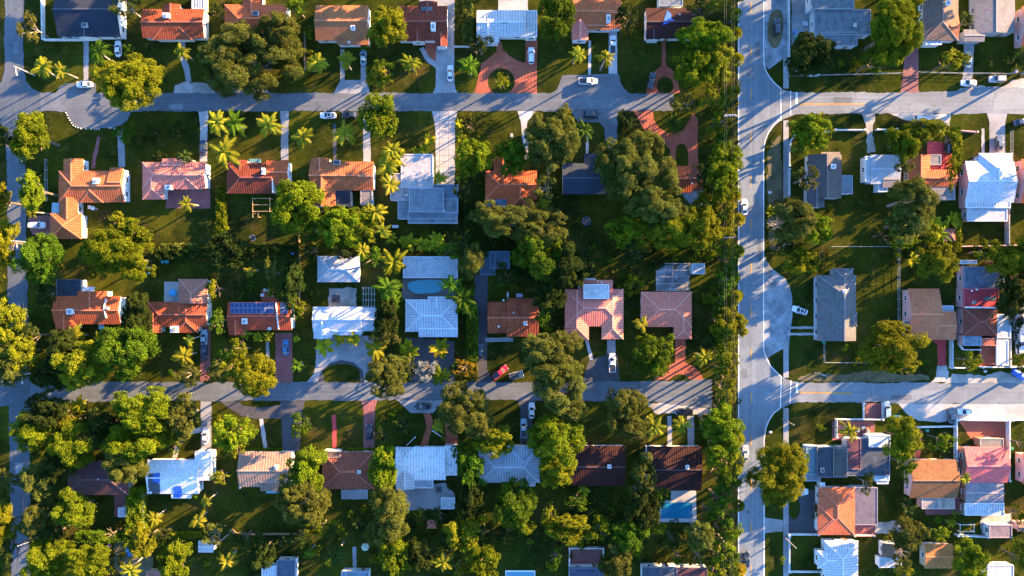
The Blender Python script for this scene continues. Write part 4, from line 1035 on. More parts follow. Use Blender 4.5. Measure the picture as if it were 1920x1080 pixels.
PNAME = dict(c=('feather palm', 'p'), q=('open feather palm', 'p'), f=('round fan palm', 'n'), k=('spiky cycad', 'k'), b=('banana plant', 'n'))
PKIND = dict(c='palm_tree', q='palm_tree', f='fan_palm', k='cycad', b='banana_plant')
pcount = [0]
def palm(px, py, r, k='c', h=None, m=None):
    pcount[0] += 1; i = pcount[0]; v = (i*3) % 5
    if (k, v) not in PALM: PALM[(k, v)] = palm_crown(k, 100 + v*7 + 10*'cqfkb'.index(k))
    h = 4.5 if m == 's' else h or dict(c=8.0, q=6.5, f=6.5, k=1.6, b=2.4)[k]; h *= random.uniform(.9, 1.1)
    x, y = gp(px, py, h); rr = (r*.93 if k in 'cq' else r)*S*(H-h)/H
    nm, mk = PNAME[k]; mk = m or mk
    root = empty(PKIND[k], x, y)
    t = bpy.data.objects.new('trunk', palm_trunk(v % 3)); link(t, root); t.scale = (h*1.05 if k in 'cq' else h*1.6,)*2 + (h,); rz = (i*71) % 360; t.rotation_euler = (0,0,R_(rz))
    o = bpy.data.objects.new('crown', PALM[(k, v)]); link(o, root); o.location = (0,0,h-.05); s = rr/{'c':.86,'q':.86,'f':.92,'k':.9,'b':.8}[k]; o.scale = (s*random.uniform(.88,1.1), s*random.uniform(.88,1.1), s); o.rotation_euler = (R_(random.uniform(-9,9)),R_(random.uniform(-9,9)),R_((i*101)%360)); setmat(o, LEAF[mk])
    tag(root, None, 'palm' if k in 'cqf' else 'plant', {'c':'feather palms in the gardens','q':'feather palms in the gardens','f':'round fan palms','k':'spiky cycads','b':'banana plants'}[k])
    nm = 'fan palm' if m == 's' else nm
    sz = 'tall ' if r >= 25 else 'small ' if r < 15 else ''
    col = {'d':'dark ','k':'','g':'deep green ','s':'silvery ','l':'lime green '}.get(m, '')
    PEND.append((root, sz + col + nm, px, py, r*S)); return root

def hedge(x0, y0, x1, y1, h, k, label):
    X0, Y1 = gp(x0, y0, h); X1, Y0 = gp(x1, y1, h); cx, cy = (X0+X1)/2, (Y0+Y1)/2; lx, ly = X1-X0, Y1-Y0
    global rng
    rng = np.random.default_rng(int(x0*7+y0)); leaf = .26
    n = int((lx*ly + 2*h*(lx+ly)*.6)*2.2/(leaf*leaf)); P = rng.uniform(-.5,.5,(n,3))*np.array([lx, ly, 1])
    bumps = .35*np.sin(P[:,0]*1.9+x0)*np.sin(P[:,1]*1.6+y0)
    P[:,2] = h + bumps - np.abs(rng.normal(0,.22,n))
    side = rng.uniform(size=n) < .5; P[side,2] = rng.uniform(0,h,side.sum()); m = side & (rng.uniform(size=n) < ly/(lx+ly)); s2 = side & ~m
    P[m,0] = np.sign(P[m,0])*(lx/2 + rng.normal(0,.18,m.sum())); P[s2,1] = np.sign(P[s2,1])*(ly/2 + rng.normal(0,.18,s2.sum()))
    V = leaf_quads(P, unit(n)+np.array([0,0,.5]), leaf)
    me = quads_mesh('hedge', V, n, LEAF[k]); o = bpy.data.objects.new('hedge', me); link(o); o.location = (cx, cy, 0)
    tag(o, label, 'hedge')

TREES = """
243,158,64,56,y 58,52,20,34,o 238,14,30,24,o 135,82,0,0,o 403,20,17,16,d
470,118,98,76,o 522,60,45,36,o 556,14,24,20,l 592,28,10,9,l 727,52,35,38,y 709,220,36,42,l 716,130,30,26,g 690,92,14,14,g
1043,28,34,46,g 900,86,26,22,d 937,152,20,17,y 1322,70,52,38,l 1300,128,42,34,l 1345,118,34,40,y 1328,182,30,28,y 1288,192,28,22,o 1180,32,26,30,d
1345,10,26,20,y 1380,-2,20,14,y 1306,20,22,20,d 1520,104,44,44,d 1672,58,48,66,l 1640,112,30,26,g 1690,20,36,30,y 1810,40,17,17,o 1775,118,24,20,y 1802,114,18,20,y 1896,118,10,20,o
57,256,33,44,l 20,262,28,28,d 62,358,24,38,l 4,378,18,40,y 240,250,26,24,g 288,248,22,20,d 330,246,22,20,d 300,296,18,14,d 112,318,9,7,g
225,418,30,22,y 250,438,34,30,l 210,470,50,40,l 252,488,40,40,l 170,470,26,26,g 75,486,40,46,g 10,455,22,44,y 14,600,34,44,y 10,680,40,44,o 38,660,30,40,y 258,590,26,40,d 88,548,22,30,d 205,452,16,14,y
235,659,54,54,g 155,684,44,48,y 118,660,34,40,d 100,706,38,30,d 60,630,20,40,d 355,702,24,24,o 402,702,22,26,o 326,698,10,10,g
268,768,62,44,l 250,832,54,42,l 345,780,34,42,o 62,806,36,36,l 88,766,40,34,d 140,836,44,44,l 110,872,30,36,d 70,900,30,40,o 130,792,26,22,y 240,866,42,40,o 185,800,34,40,d 330,830,24,24,y
140,956,40,40,l 4,985,26,42,y 6,900,24,30,o 66,978,26,34,o 104,1000,30,26,d 88,1046,40,40,l 165,1044,52,36,l 200,1008,36,16,g 268,1012,28,32,y 330,1052,28,40,l 365,926,10,9,g 300,1004,22,14,d 20,1030,22,26,d
555,384,48,52,l 588,430,30,26,g 640,428,44,36,l 668,412,38,24,l 612,400,30,18,l 690,430,28,26,y 425,472,36,36,d 416,432,16,14,y 640,470,30,22,d 583,470,16,18,d 510,512,14,30,o 545,528,24,40,d 550,572,16,26,g 562,578,16,18,l 402,542,18,24,y 408,602,18,34,g 512,545,16,16,y
692,486,26,24,g 725,600,22,40,d 868,456,26,28,d 884,492,26,36,o 842,470,30,20,g
1035,262,50,62,o 1058,206,18,16,y 884,296,34,34,l 912,292,24,24,l 960,296,30,34,g 880,234,18,16,d 868,356,22,30,d 1022,352,22,26,o 962,418,60,34,o 1020,430,50,40,o 912,404,34,28,o 985,390,24,20,o 905,470,24,20,d
1200,322,72,76,o 1228,382,60,52,o 1160,300,44,44,o 1180,436,40,30,l 1148,428,20,24,g 1258,424,46,40,y 1312,428,38,46,y 1298,392,30,26,o 1172,230,18,26,d 1190,470,26,26,d
1010,474,46,52,g 1062,496,40,44,d 1098,492,26,28,d 946,516,26,28,d 1030,556,36,26,d 1022,612,12,14,l 1016,588,16,24,g 1184,532,26,26,y 1226,488,20,22,d 1264,476,16,14,l 1304,482,14,12,y 1326,470,20,26,l 1330,554,18,18,l 1330,640,18,22,d 1340,600,14,22,g
450,656,20,28,l 480,706,42,40,y 428,690,26,22,y 420,668,16,16,g 724,706,40,40,o 745,686,30,22,o 722,628,26,28,o 852,690,9,15,g 870,690,24,18,r 770,690,14,22,d 700,680,14,12,d
1040,672,62,48,o 1048,720,50,50,o 1068,764,38,28,o 1010,650,34,26,o 870,768,48,52,o 848,740,24,26,o 900,800,30,30,o 925,828,38,32,y 1044,826,46,52,l 1042,878,34,34,y 1010,800,22,16,d 1170,768,40,48,o 1190,800,34,26,o 1218,668,36,36,g 1250,650,22,22,l 1212,640,22,16,l 1238,688,20,18,l
440,812,36,38,l 404,784,14,16,y 566,796,24,30,g 438,838,28,22,y 656,786,6,6,y 734,772,14,12,g 752,796,18,16,d 712,816,14,18,d 720,780,14,14,d 800,790,0,0,d 880,836,16,16,y
578,878,34,42,l 570,942,50,46,o 598,992,36,16,l 560,908,34,34,o 718,880,26,44,l 700,850,14,14,l 726,962,44,54,o 710,1000,30,22,y 740,1042,32,38,l 402,1002,22,24,o 412,896,22,12,y 492,1032,28,34,d 455,1010,26,14,d 560,1010,30,18,d
884,884,28,40,g 880,930,26,40,d 862,850,18,22,g 964,946,40,46,g 978,980,26,24,l 870,998,34,34,y 905,1000,22,24,d 1032,968,18,34,y 1066,992,42,28,y 1088,1010,24,18,y 1122,994,28,26,l 1080,942,26,18,g 905,1052,34,34,l 860,1066,20,14,y 788,968,14,18,g 790,1040,30,34,d 818,964,24,16,d 1042,1046,12,22,g 1150,1060,30,28,o 840,1012,20,26,d 950,1000,30,16,d
1208,888,26,40,o 1196,924,22,20,o 1205,960,38,34,d 1238,926,20,22,g 1182,1006,34,34,g 1162,1046,32,34,o 1230,990,22,14,y 1312,1004,32,34,o 1310,1046,28,22,o 1262,1012,22,26,d 1272,1046,16,16,g 1264,976,10,6,d
1346,226,24,30,l 1354,262,18,26,g 1352,296,26,30,l 1348,340,28,34,l 1356,380,24,26,y 1340,404,18,18,d 1352,440,22,26,y 1354,486,20,26,g 1358,526,22,24,d 1352,558,18,18,d 1362,612,26,30,o 1354,644,20,26,l 1362,676,20,24,y 1358,708,14,26,y 1362,738,12,24,y 1348,770,12,14,g 1350,796,30,32,l 1328,792,26,28,l 1346,842,30,34,l 1366,870,18,28,y 1358,900,22,26,g 1342,936,24,22,d 1352,964,26,22,g 1368,992,18,26,l 1354,1024,22,26,l 1372,1050,14,18,d 1330,960,20,16,l 1340,1072,22,18,y 1352,186,20,24,l 1318,330,18,30,d 1320,372,18,20,y
1520,246,40,30,l 1500,275,22,20,y 1508,336,26,28,o 1488,412,42,38,o 1532,430,28,30,l 1500,488,38,28,y 1462,462,22,26,d 1536,356,8,12,l 1478,380,20,14,d
1692,268,34,30,l 1730,246,40,22,y 1776,252,24,16,l 1696,300,20,26,o 1712,376,46,44,o 1698,420,44,34,o 1738,432,30,26,y 1690,452,36,22,y 1660,440,22,20,d 1758,494,34,34,y 1734,476,26,24,y 1848,472,30,26,l 1884,490,34,28,y 1916,478,26,34,y 1892,554,30,42,d 1916,522,26,26,d 1905,600,16,22,d
1672,650,56,46,y 1736,674,12,14,g 1820,676,20,24,y 1816,622,14,9,y 1910,676,16,20,y 1905,640,8,16,d 1700,690,30,14,y
1690,822,32,40,y 1696,870,22,30,g 1768,826,28,22,l 1762,862,16,10,g 1626,906,14,24,o 1703,1000,34,30,o 1692,1036,22,26,o 1765,1002,20,14,l 1818,1046,36,36,l 1690,1072,20,18,y 1908,964,14,18,y 1908,1046,18,34,y 1918,832,14,20,l 1784,960,12,12,l 1706,898,12,16,l 1538,900,0,0,d 1460,886,58,52,y 1500,866,20,24,l 1524,955,9,20,d 1540,802,12,9,l 1560,836,10,6,l 1464,1050,9,9,l 1730,980,14,10,d 1900,1016,14,12,g
799,690,23,23,s 1600,330,0,0,o 1558,390,8,12,l 1785,330,8,30,y
"""
for s in TREES.split():
    a = s.split(',')
    if float(a[2]) < 1: continue
    tree(float(a[0]), float(a[1]), float(a[2]), float(a[3]), a[4])
# just beyond the frame on the sunny side: what throws the long shadows in from the right and the top
for a in ((1960,120,46,46,'o'),(1975,300,44,40,'g'),(1990,440,50,50,'o'),(1970,560,44,44,'l'),(1985,690,46,50,'o'),(1965,1000,44,44,'g'),(1990,880,40,46,'o'),
  (1860,-60,46,40,'g'),(1760,-70,50,40,'o'),(1560,-85,66,56,'l'),(1470,-62,46,34,'o'),(1640,-100,60,50,'o'),(1240,-60,46,34,'o'),(1130,-70,44,36,'g'),(960,-60,46,34,'o'),(850,-70,40,36,'l'),(700,-50,40,30,'o'),(640,-70,44,34,'g'),(330,-60,46,40,'o'),(180,-70,40,36,'g')):
    tree(*a)
PALMS = """
80,126,26,q 117,134,19,q 186,97,30,c,g 340,98,18,q 595,116,23,q 650,112,20,q 770,118,25,c 710,145,27,q 880,124,25,c,g 1085,102,21,c 1136,107,22,c
60,398,14,q 345,292,20,c,d 350,382,18,c 408,230,32,c 422,286,38,c 440,232,30,c,g 505,234,30,c 568,258,24,q 646,252,29,c 1096,245,26,c,k 825,334,15,q 137,630,27,q 345,668,23,q
735,282,26,c 726,312,24,q 732,346,20,q 752,300,20,b 704,398,26,c 718,432,20,c 738,492,36,c,y 728,540,32,c,g 736,566,22,c,g 845,534,26,c,g 868,560,34,c,g 880,580,24,c,g
610,650,19,b 640,634,16,b 664,634,17,b 705,655,28,q 770,655,22,b 826,652,20,b 504,630,11,b 483,632,10,b 462,626,11,b 556,686,17,c,g 826,704,24,q,l 1204,608,16,q 1320,670,22,c 1226,800,27,c 1278,797,24,c
290,972,16,q 371,976,19,q 386,940,14,q 246,1068,24,c 426,1052,26,c 630,1042,24,c,d 580,1040,14,q,g 830,1054,24,c 1094,920,12,b 1592,808,26,c 1810,898,14,q 1702,950,16,b,d
1760,438,26,c,l 1686,442,20,b 1780,414,20,b 1530,232,22,b 1516,262,24,b 1745,420,20,b 1765,245,14,c 805,262,12,b 795,282,12,b 780,284,10,b 862,232,11,b 864,258,11,b 864,284,12,b 866,310,12,b 866,334,11,b
1380,27,12,f 1382,112,14,f 1380,62,12,f 1376,172,13,f 1380,368,11,f 1384,412,15,f 1383,472,14,f 1377,524,12,f 1381,556,14,f 1380,600,15,f 1384,822,14,f 1384,948,12,f 1384,1068,15,f
1260,232,24,k 1250,1044,0,k 330,786,0,k 1790,300,9,k
1300,1062,0,c 555,636,8,b 890,704,0,b 680,470,20,c 690,395,16,q 280,352,0,c 96,740,0,c 150,760,18,b 118,762,16,b 210,700,0,b 1326,600,0,c 1100,1000,0,c 1356,742,0,c 1910,700,0,c 820,450,16,b 770,455,15,b 790,458,16,b 806,460,14,b 832,462,14,b 758,452,12,b 1206,500,0,b 1745,505,0,c
"""
for s in PALMS.split():
    a = s.split(',')
    if float(a[2]) < 1: continue
    palm(float(a[0]), float(a[1]), float(a[2]), a[3], None, a[4] if len(a) > 4 else None)

hedge(868,-12,885,80,2.2,'o','tall narrow olive hedge between the corrugated red house and the white circle-drive house')
hedge(406,350,420,428,2.2,'l','narrow clipped green hedge between the pink patio house and pergola lawn')
hedge(300,458,368,466,1.6,'o','low thin hedge along the back fence below the lit lawn')
hedge(292,468,392,483,2.4,'d','dark thick hedge along the garden above the two blue loungers')
hedge(440,458,562,472,2.4,'d','long dark hedge behind the pergola lawn')
hedge(876,578,894,676,3.4,'g','tall green hedge between the striped blue house and the dark driveway')
hedge(875,676,893,712,2.6,'y','short yellow green hedge by the lower street end of the dark driveway')
hedge(236,918,266,1002,3.0,'l','bright lime hedge between the dark maroon lot and the palm lawn')
hedge(1789,238,1803,322,2.6,'y','narrow yellow hedge between the brick yard and the lit lawn')
hedge(1791,400,1803,470,2.4,'y','narrow yellow hedge beside the lawn of the big white house')
hedge(872,375,884,450,2.4,'d','dark hedge strip right of the stained concrete house')
hedge(290,1000,400,1008,1.6,'y','thin sunlit hedge along the rear edge of the palm lawn')
hedge(140,1000,240,1016,2.4,'g','green hedge at the back of the dark maroon lot')
hedge(1372,1028,1380,1100,1.4,'o','low hedge between the power lines and main road at the bottom')
hedge(460,842,528,848,.9,'l','low planting along the front of the beige ribbed house')
hedge(640,842,700,848,.9,'y','low flower planting along the front of the red hipped house')
hedge(955,444,990,520,2.6,'d','dark undergrowth hedge behind the small dark blue outbuilding')
hedge(430,720,445,1,1,'d','x') if False else None

# low tangled undergrowth along back fences and road belts: nobody could count its plants
def undergrowth():
    global rng
    rng = np.random.default_rng(77); Vs = []
    REG = [(1338,165,1378,1085,1.0),(1375,165,1383,1085,.8),(560,436,740,476,.7),(740,436,1050,475,.8),(900,370,1060,470,.75),(930,500,1050,560,.7),(1140,440,1340,492,.85),(1056,500,1200,540,.6),(1300,545,1345,690,.8),(60,610,200,712,.75),(60,760,210,860,.8),
      (60,930,230,1080,.75),(230,1005,440,1040,.45),(440,1004,640,1050,.6),(560,900,600,1010,.6),(690,900,740,1080,.75),(740,960,1060,1012,.75),(760,1012,920,1085,.7),(1020,960,1140,1022,.75),(1060,925,1240,1010,.55),(1160,930,1240,1060,.7),(1240,982,1345,1062,.75),
      (860,780,930,900,.7),(820,900,900,960,.7),(990,780,1080,910,.6),(1176,830,1214,930,.8),(556,850,604,990,.6),(702,850,742,930,.8),(45,300,92,380,.6),(40,430,120,540,.6),(160,430,290,520,.65),(236,560,276,615,.7),(385,450,470,505,.6),(385,560,428,640,.6),(540,500,590,600,.55),(700,480,756,620,.75),(846,470,900,590,.8),(858,215,930,372,.6),(1010,330,1050,420,.6),(1315,170,1345,420,.7),
      (1436,380,1560,510,.55),(1650,400,1795,510,.65),(1690,250,1735,305,.6),(1655,980,1735,1080,.55),(1780,1005,1910,1080,.5),(1870,480,1920,690,.65),(1690,870,1712,960,.5),(-30,330,12,700,.7),(-30,780,18,1080,.7),(395,0,440,60,.6),(690,20,750,170,.6),(1165,0,1212,80,.7),(1300,20,1384,165,.8),(1495,80,1560,135,.6),(1640,60,1690,130,.6)]
    for x0, y0, x1, y1, dn in REG:
        A, B = gp(x0, y1), gp(x1, y0); area = (B[0]-A[0])*(B[1]-A[1]); k = int(area*.16*dn)
        for _ in range(k):
            cx, cy = rng.uniform(A[0], B[0]), rng.uniform(A[1], B[1])
            if on_paving(cx, cy) or any(hx0-.5 < cx < hx1+.5 and hy0-.5 < cy < hy1+.5 for hx0, hy0, hx1, hy1 in FOOT): continue
            r = rng.uniform(.4, 1.25); h = r*rng.uniform(.7, 1.5); n = int(60*r*r) + 12
            u = unit(n); u[:,2] = np.abs(u[:,2]); P = np.array([cx, cy, h*.35]) + u*np.array([r, r, h])*rng.uniform(.55, 1.05, n)[:,None]
            Vs.append(leaf_quads(P, u + unit(n)*.8 + np.array([0,0,.4]), .22))
    V = np.concatenate(Vs); o = bpy.data.objects.new('undergrowth', quads_mesh('undergrowth', V, len(V)//4, leafmat('undergrowth', (.010,.017,.004), (.066,.076,.009), (.13,.12,.012)))); link(o)
    o.data.materials.clear(); o.data.materials.append(MATS['undergrowth']); tag(o, 'low tangled green undergrowth filling the back gardens and road belts', 'undergrowth', kind='stuff')
undergrowth()
# more belt trees and the small plants that crowd the back gardens
for a in ((1344,456,15,17,'l'),(1362,470,14,15,'y'),(1346,508,15,17,'y'),(1366,508,13,14,'l'),(1344,580,13,15,'g'),(1364,580,14,16,'y'),(1348,612,14,16,'l'),(1346,664,15,15,'y'),(1350,692,15,17,'l'),(1352,726,13,15,'y'),(1350,752,13,13,'l'),(1366,826,15,15,'y'),(1340,880,16,17,'l'),(1348,908,16,15,'y'),(1366,930,14,15,'l'),(1350,1000,16,16,'y'),(1340,1046,15,16,'l'),(1362,330,15,16,'y'),(1366,290,13,15,'l'),(1362,420,15,16,'y')):
    tree(*a)
rp = random.Random(21); spots = []
for x0, y0, x1, y1, n in ((560,440,740,476,7),(745,440,1045,470,8),(900,380,1056,470,6),(930,505,1050,556,6),(1060,440,1200,540,9),(1210,450,1335,495,6),(60,615,200,712,9),(60,765,215,860,9),(55,935,235,1075,10),(235,1008,440,1075,9),(440,1006,640,1060,8),(640,930,700,1020,5),(745,962,1060,1015,12),(700,1020,920,1075,8),(1020,1000,1220,1060,9),(1060,930,1200,990,6),(400,500,480,560,5),(480,480,590,545,6),(680,540,760,620,5),(180,560,270,620,4),(290,630,360,700,4),(400,780,470,850,3),(700,760,850,830,7),(850,850,900,960,4),(1440,390,1560,500,6),(1650,410,1790,500,8),(1560,640,1620,680,2),(1690,940,1800,1010,6),(1640,1000,1740,1070,4),(1870,500,1915,680,5),(1490,250,1600,290,3),(240,80,330,150,4),(560,40,590,140,3),(690,60,760,160,4),(1020,20,1060,80,2),(1180,60,1215,110,2),(1500,110,1660,134,5),(1740,20,1800,130,3),(1850,90,1910,130,3)):
    got = 0
    for _ in range(60):
        if got >= n: break
        px, py, r = rp.uniform(x0, x1), rp.uniform(y0, y1), rp.uniform(7, 13.5); wx, wy = gp(px, py)
        if on_paving(wx, wy) or any(a-1.2 < wx < c+1.2 and b-1.2 < wy < d+1.2 for a, b, c, d in FOOT) or any(math.hypot(px-a, py-b) < 20 for a, b in spots): continue
        spots.append((px, py)); got += 1; k = rp.choice('glyydgo')
        if rp.random() < .16: palm(px, py, r+2, rp.choice('bbq'))
        else: tree(px, py, r, r*rp.uniform(.8, 1.2), k, rp.uniform(.8, 1.2))

# bare tree behind the terracotta house
def bare_tree(px, py, px2, py2, label):
    b = MB(); rd = random.Random(5); X, Y = gp(px, py, 1); 
    def grow(p, d, L, r, n):
        q = p + d*L; b.tube([p, (p+q)/2 + Vector((rd.uniform(-.1,.1),)*3)*L*.3, q], [r, r*.8, r*.6], 6)
        if n == 0: return
        for _ in range(3 if n > 1 else 2):
            dd = (d + Vector((rd.uniform(-.75,.75), rd.uniform(-.75,.75), rd.uniform(-.35,.5)))).normalized(); grow(q, dd, L*rd.uniform(.6,.8), r*.6, n-1)
    x2, y2 = gp(px2, py2, 5); d = Vector((x2-X, y2-Y, 3.4)).normalized(); grow(Vector((0,0,0)), d, 3.0, .17, 4)
    tag(b.obj('bare_tree', plain('bleached_bark', (.34,.29,.24), .9, .2), None, (X, Y, 0)), label, 'tree')
bare_tree(958, 444, 934, 420, 'leafless grey branching tree below the terracotta blue-deck house')
bare_tree(1462, 440, 1456, 430, 'small leafless grey tree beside the main road opposite the fan palms')
# ------------------------------------------------------------------ walls and fences
def wall(pts, h, mat, label, name='garden_wall', cat='wall', th=.25, cap=None):
    W = [Vector((*gp(x, y, h), 0)) for x, y in pts]; c = W[0]; b = MB()
    L = []; Rr = []
    for i, p in enumerate(W):
        d1 = (W[min(i+1, len(W)-1)] - W[i]); d0 = (W[i] - W[max(i-1, 0)])
        d = ((d1.normalized() if d1.length else Vector()) + (d0.normalized() if d0.length else Vector())).normalized()
        nn = Vector((-d.y, d.x, 0))*th/2; L.append(p + nn - c); Rr.append(p - nn - c)
    n = len(W)
    for i in range(n-1):
        a, b2, c2, d2 = Rr[i], Rr[i+1], L[i+1], L[i]; up = Vector((0,0,h))
        b.face([a+up, b2+up, c2+up, d2+up]); b.face([a, b2, b2+up, a+up]); b.face([c2, d2, d2+up, c2+up])
    up = Vector((0,0,h))
    b.face([L[0], Rr[0], Rr[0]+up, L[0]+up]); b.face([Rr[-1], L[-1], L[-1]+up, Rr[-1]+up])
    root = b.obj(name, mat, None, (c.x, c.y, 0)); tag(root, label, cat)
    # piers
    for p in (W[0], W[-1]):
        q = MB(); q.box(-th*.8, -th*.8, 0, th*.8, th*.8, h+.12); q.box(-th, -th, h+.12, th, th, h+.18); q.obj('pier', mat, root, (p.x-c.x, p.y-c.y, 0))
    return root
def fence(pts, h, mat, label, slats=True):
    W = [Vector((*gp(x, y, h), 0)) for x, y in pts]; c = W[0]
    root = empty('fence', c.x, c.y); tag(root, label, 'fence'); b = MB()
    for a, e in zip(W, W[1:]):
        d = e - a; n = max(1, int(d.length/2.5))
        for i in range(n+1):
            p = a + d*i/n - c; q = MB(); q.box(-.05,-.05,0,.05,.05,h+.08); q.obj('post', mat, root, p)
        for z in (.25*h, .6*h, .95*h): b.bar(a-c+Vector((0,0,z)), e-c+Vector((0,0,z)), .04, .06)
        if slats:
            m = int(d.length/.16); r_ = d.to_2d().normalized()
            for i in range(m): p = a + d*(i+.5)/m - c; b.obox(p.x, p.y, .05, .12, .03, h, math.atan2(r_.y, r_.x))
    b.obj('panel', mat, root); return root
WH2 = plain('white_wall', (.55,.55,.54), .8, .2, .6); BW = plain('pale_blue_wall', (.36,.42,.45), .8, .25, .5); PKW2 = plain('pink_wall', (.5,.3,.28), .8, .2); GWL = plain('grey_wall', (.28,.28,.27), .9, .3)
WIRE = plain('galvanised', (.3,.32,.32), .5, .1)
wall([(76,-30),(78,73),(152,73)],1.5,WH2,'white garden wall round the lawn of the navy roofed house')
wall([(1480.5,-30),(1480.5,108),(1484,122),(1492,132),(1504,139),(1520,141),(1535,140)],1.2,BW,'long pale blue wall curving at the corner of the upper side street')
wall([(1490,254),(1484,264),(1481,280),(1481,311)],1.2,BW,'short white curved wall on the corner below the upper side street')
wall([(1481,317),(1481,384)],1.4,BW,'straight pale blue wall along the shaded sidewalk')
wall([(1567,243),(1622,243)],1.2,WH2,'white front wall by the gravel driveway of the pale blue box house')
wall([(1646,242.5),(1682,242)],1.2,WH2,'short white front wall behind two wheelie bins')
wall([(1799,244),(1833,247)],1.2,PKW2,'short pink and white wall on the lit lawn')
wall([(1893,392),(1893,460)],1.8,GWL,'tall grey wall running up from the back lane of the big white house')
wall([(1797,462),(1925,459)],1.6,PKW2,'long pale pink wall behind the lawn of the big white house')
wall([(1785,690),(1815,690)],1.2,WH2,'short white front wall under the yellow tree')
wall([(1843,689),(1925,688)],1.4,WH2,'bright white front wall of the red terrace house')
wall([(1896,575),(1896,688)],1.8,WH2,'thin white side wall right of the red terrace house')
wall([(1787,635),(1787,689)],1.6,BW,'pale blue side wall left of the walled courtyard tree')
wall([(1802,634),(1800,645),(1808,656),(1838,656)],1.0,WH2,'low white bent wall in front of the blue terrace room')
wall([(1806,500),(1806,576)],2.2,PKW2,'pale pink wall along the left of the blue and red terraces')
wall([(1570,820),(1570,787),(1656,787)],1.4,WH2,'white corner wall around the cluttered brick yard')
wall([(1714,802),(1793,800)],1.4,WH2,'white front wall by the orange path')
wall([(1795,787),(1795,864)],1.5,WH2,'white wall dividing the round lawn tree from the brick forecourt')
wall([(1798,788),(1894,789)],1.5,WH2,'white street wall of the orange brick forecourt')
wall([(1894,790),(1894,902)],1.6,WH2,'long white wall right of the rose pink house')
wall([(1900,788),(1930,788)],1.4,WH2,'white street wall touching the right edge')
wall([(1480,1003),(1535,1003)],1.2,WH2,'white wall between the asphalt turning drive and the square lawn')
wall([(1481,1006),(1481,1070)],1.0,BW,'pale blue wall along the sidewalk by the square lawn')
wall([(1481,1073),(1540,1073)],.9,WH2,'pale wall below the square lawn at bottom edge')
wall([(1603,1005),(1640,1005)],1.2,PKW2,'low orange pink wall right of the orange slate house')
wall([(1797,1005),(1853,1008)],1.6,WH2,'white wall below the small lit lawn by the purple grey shed')
wall([(1068,1064),(1068,1029),(1132,1029),(1132,1042)],1.5,WH2,'white three-sided wall enclosing the stone patio at bottom centre')
wall([(267,928),(267,1000)],1.3,WH2,'thin white wall beside the bright lime hedge')
wall([(571,858),(604,862)],1.5,WH2,'white wall joining the beige ribbed and red hipped houses')
wall([(764,834),(778,820)],.35,WH2,'low white garden edging left of the brick path',th=.18)
wall([(811,808),(832,822)],.35,WH2,'low white garden edging right of the brick path',th=.18)
wall([(1620,757),(1620,786)],.6,WH2,'low white kerb wall on the left of the purple slab drive',th=.3)
wall([(1656,757),(1656,786)],.6,WH2,'low white kerb wall on the right of the purple slab drive',th=.3)
fence([(83,298),(83,376)],1.6,WIRE,'grey wire fence left of the L-shaped orange house',False)
fence([(1560,462),(1682,462)],1.5,WIRE,'long wire fence across the back of the navy tan house lawn',False)
fence([(1688,466),(1688,600)],1.6,WIRE,'wire fence between the navy tan house lawn and the tan house',False)
fence([(1547,640),(1547,680),(1640,681)],1.2,WIRE,'low wire fence around the lawn below the navy tan house',False)
fence([(1480,142),(1536,140),(1692,136)],1.1,WIRE,'low wire fence along the verge left of the purple drive',False)
fence([(1722,134),(1800,136),(1900,137)],1.1,WIRE,'low wire fence along the verge right of the purple drive',False)
fence([(1791,440),(1791,500)],1.6,TIMBER,'timber fence left of the pale lawn wall')
fence([(1797,580),(1797,636)],1.7,WIRE,'wire fence between the tan pink-wall house and the red terrace house',False)
fence([(1900,245),(1900,300)],1.4,WIRE,'wire fence right of the concrete driveway of the big white house',False)
fence([(430,995),(440,1003),(560,1003)],1.7,TIMBER,'brown timber fence behind the beige ribbed house lawn')
fence([(560,440),(560,575)],1.7,TIMBER,'dark timber fence left of the small blue hip cottage')
fence([(570,130),(570,60)],1.6,TIMBER,'timber fence left of the brown gabled house')
fence([(851,86),(884,86)],1.5,WHITE,'short white fence between pale driveway and narrow hedge')
fence([(1320,778),(1330,778),(1330,838)],1.6,TIMBER,'timber fence right of the poolside maroon house')
fence([(1028,310),(1028,372)],1.6,WIRE,'thin wire fence left of the dark slate gabled house',False)

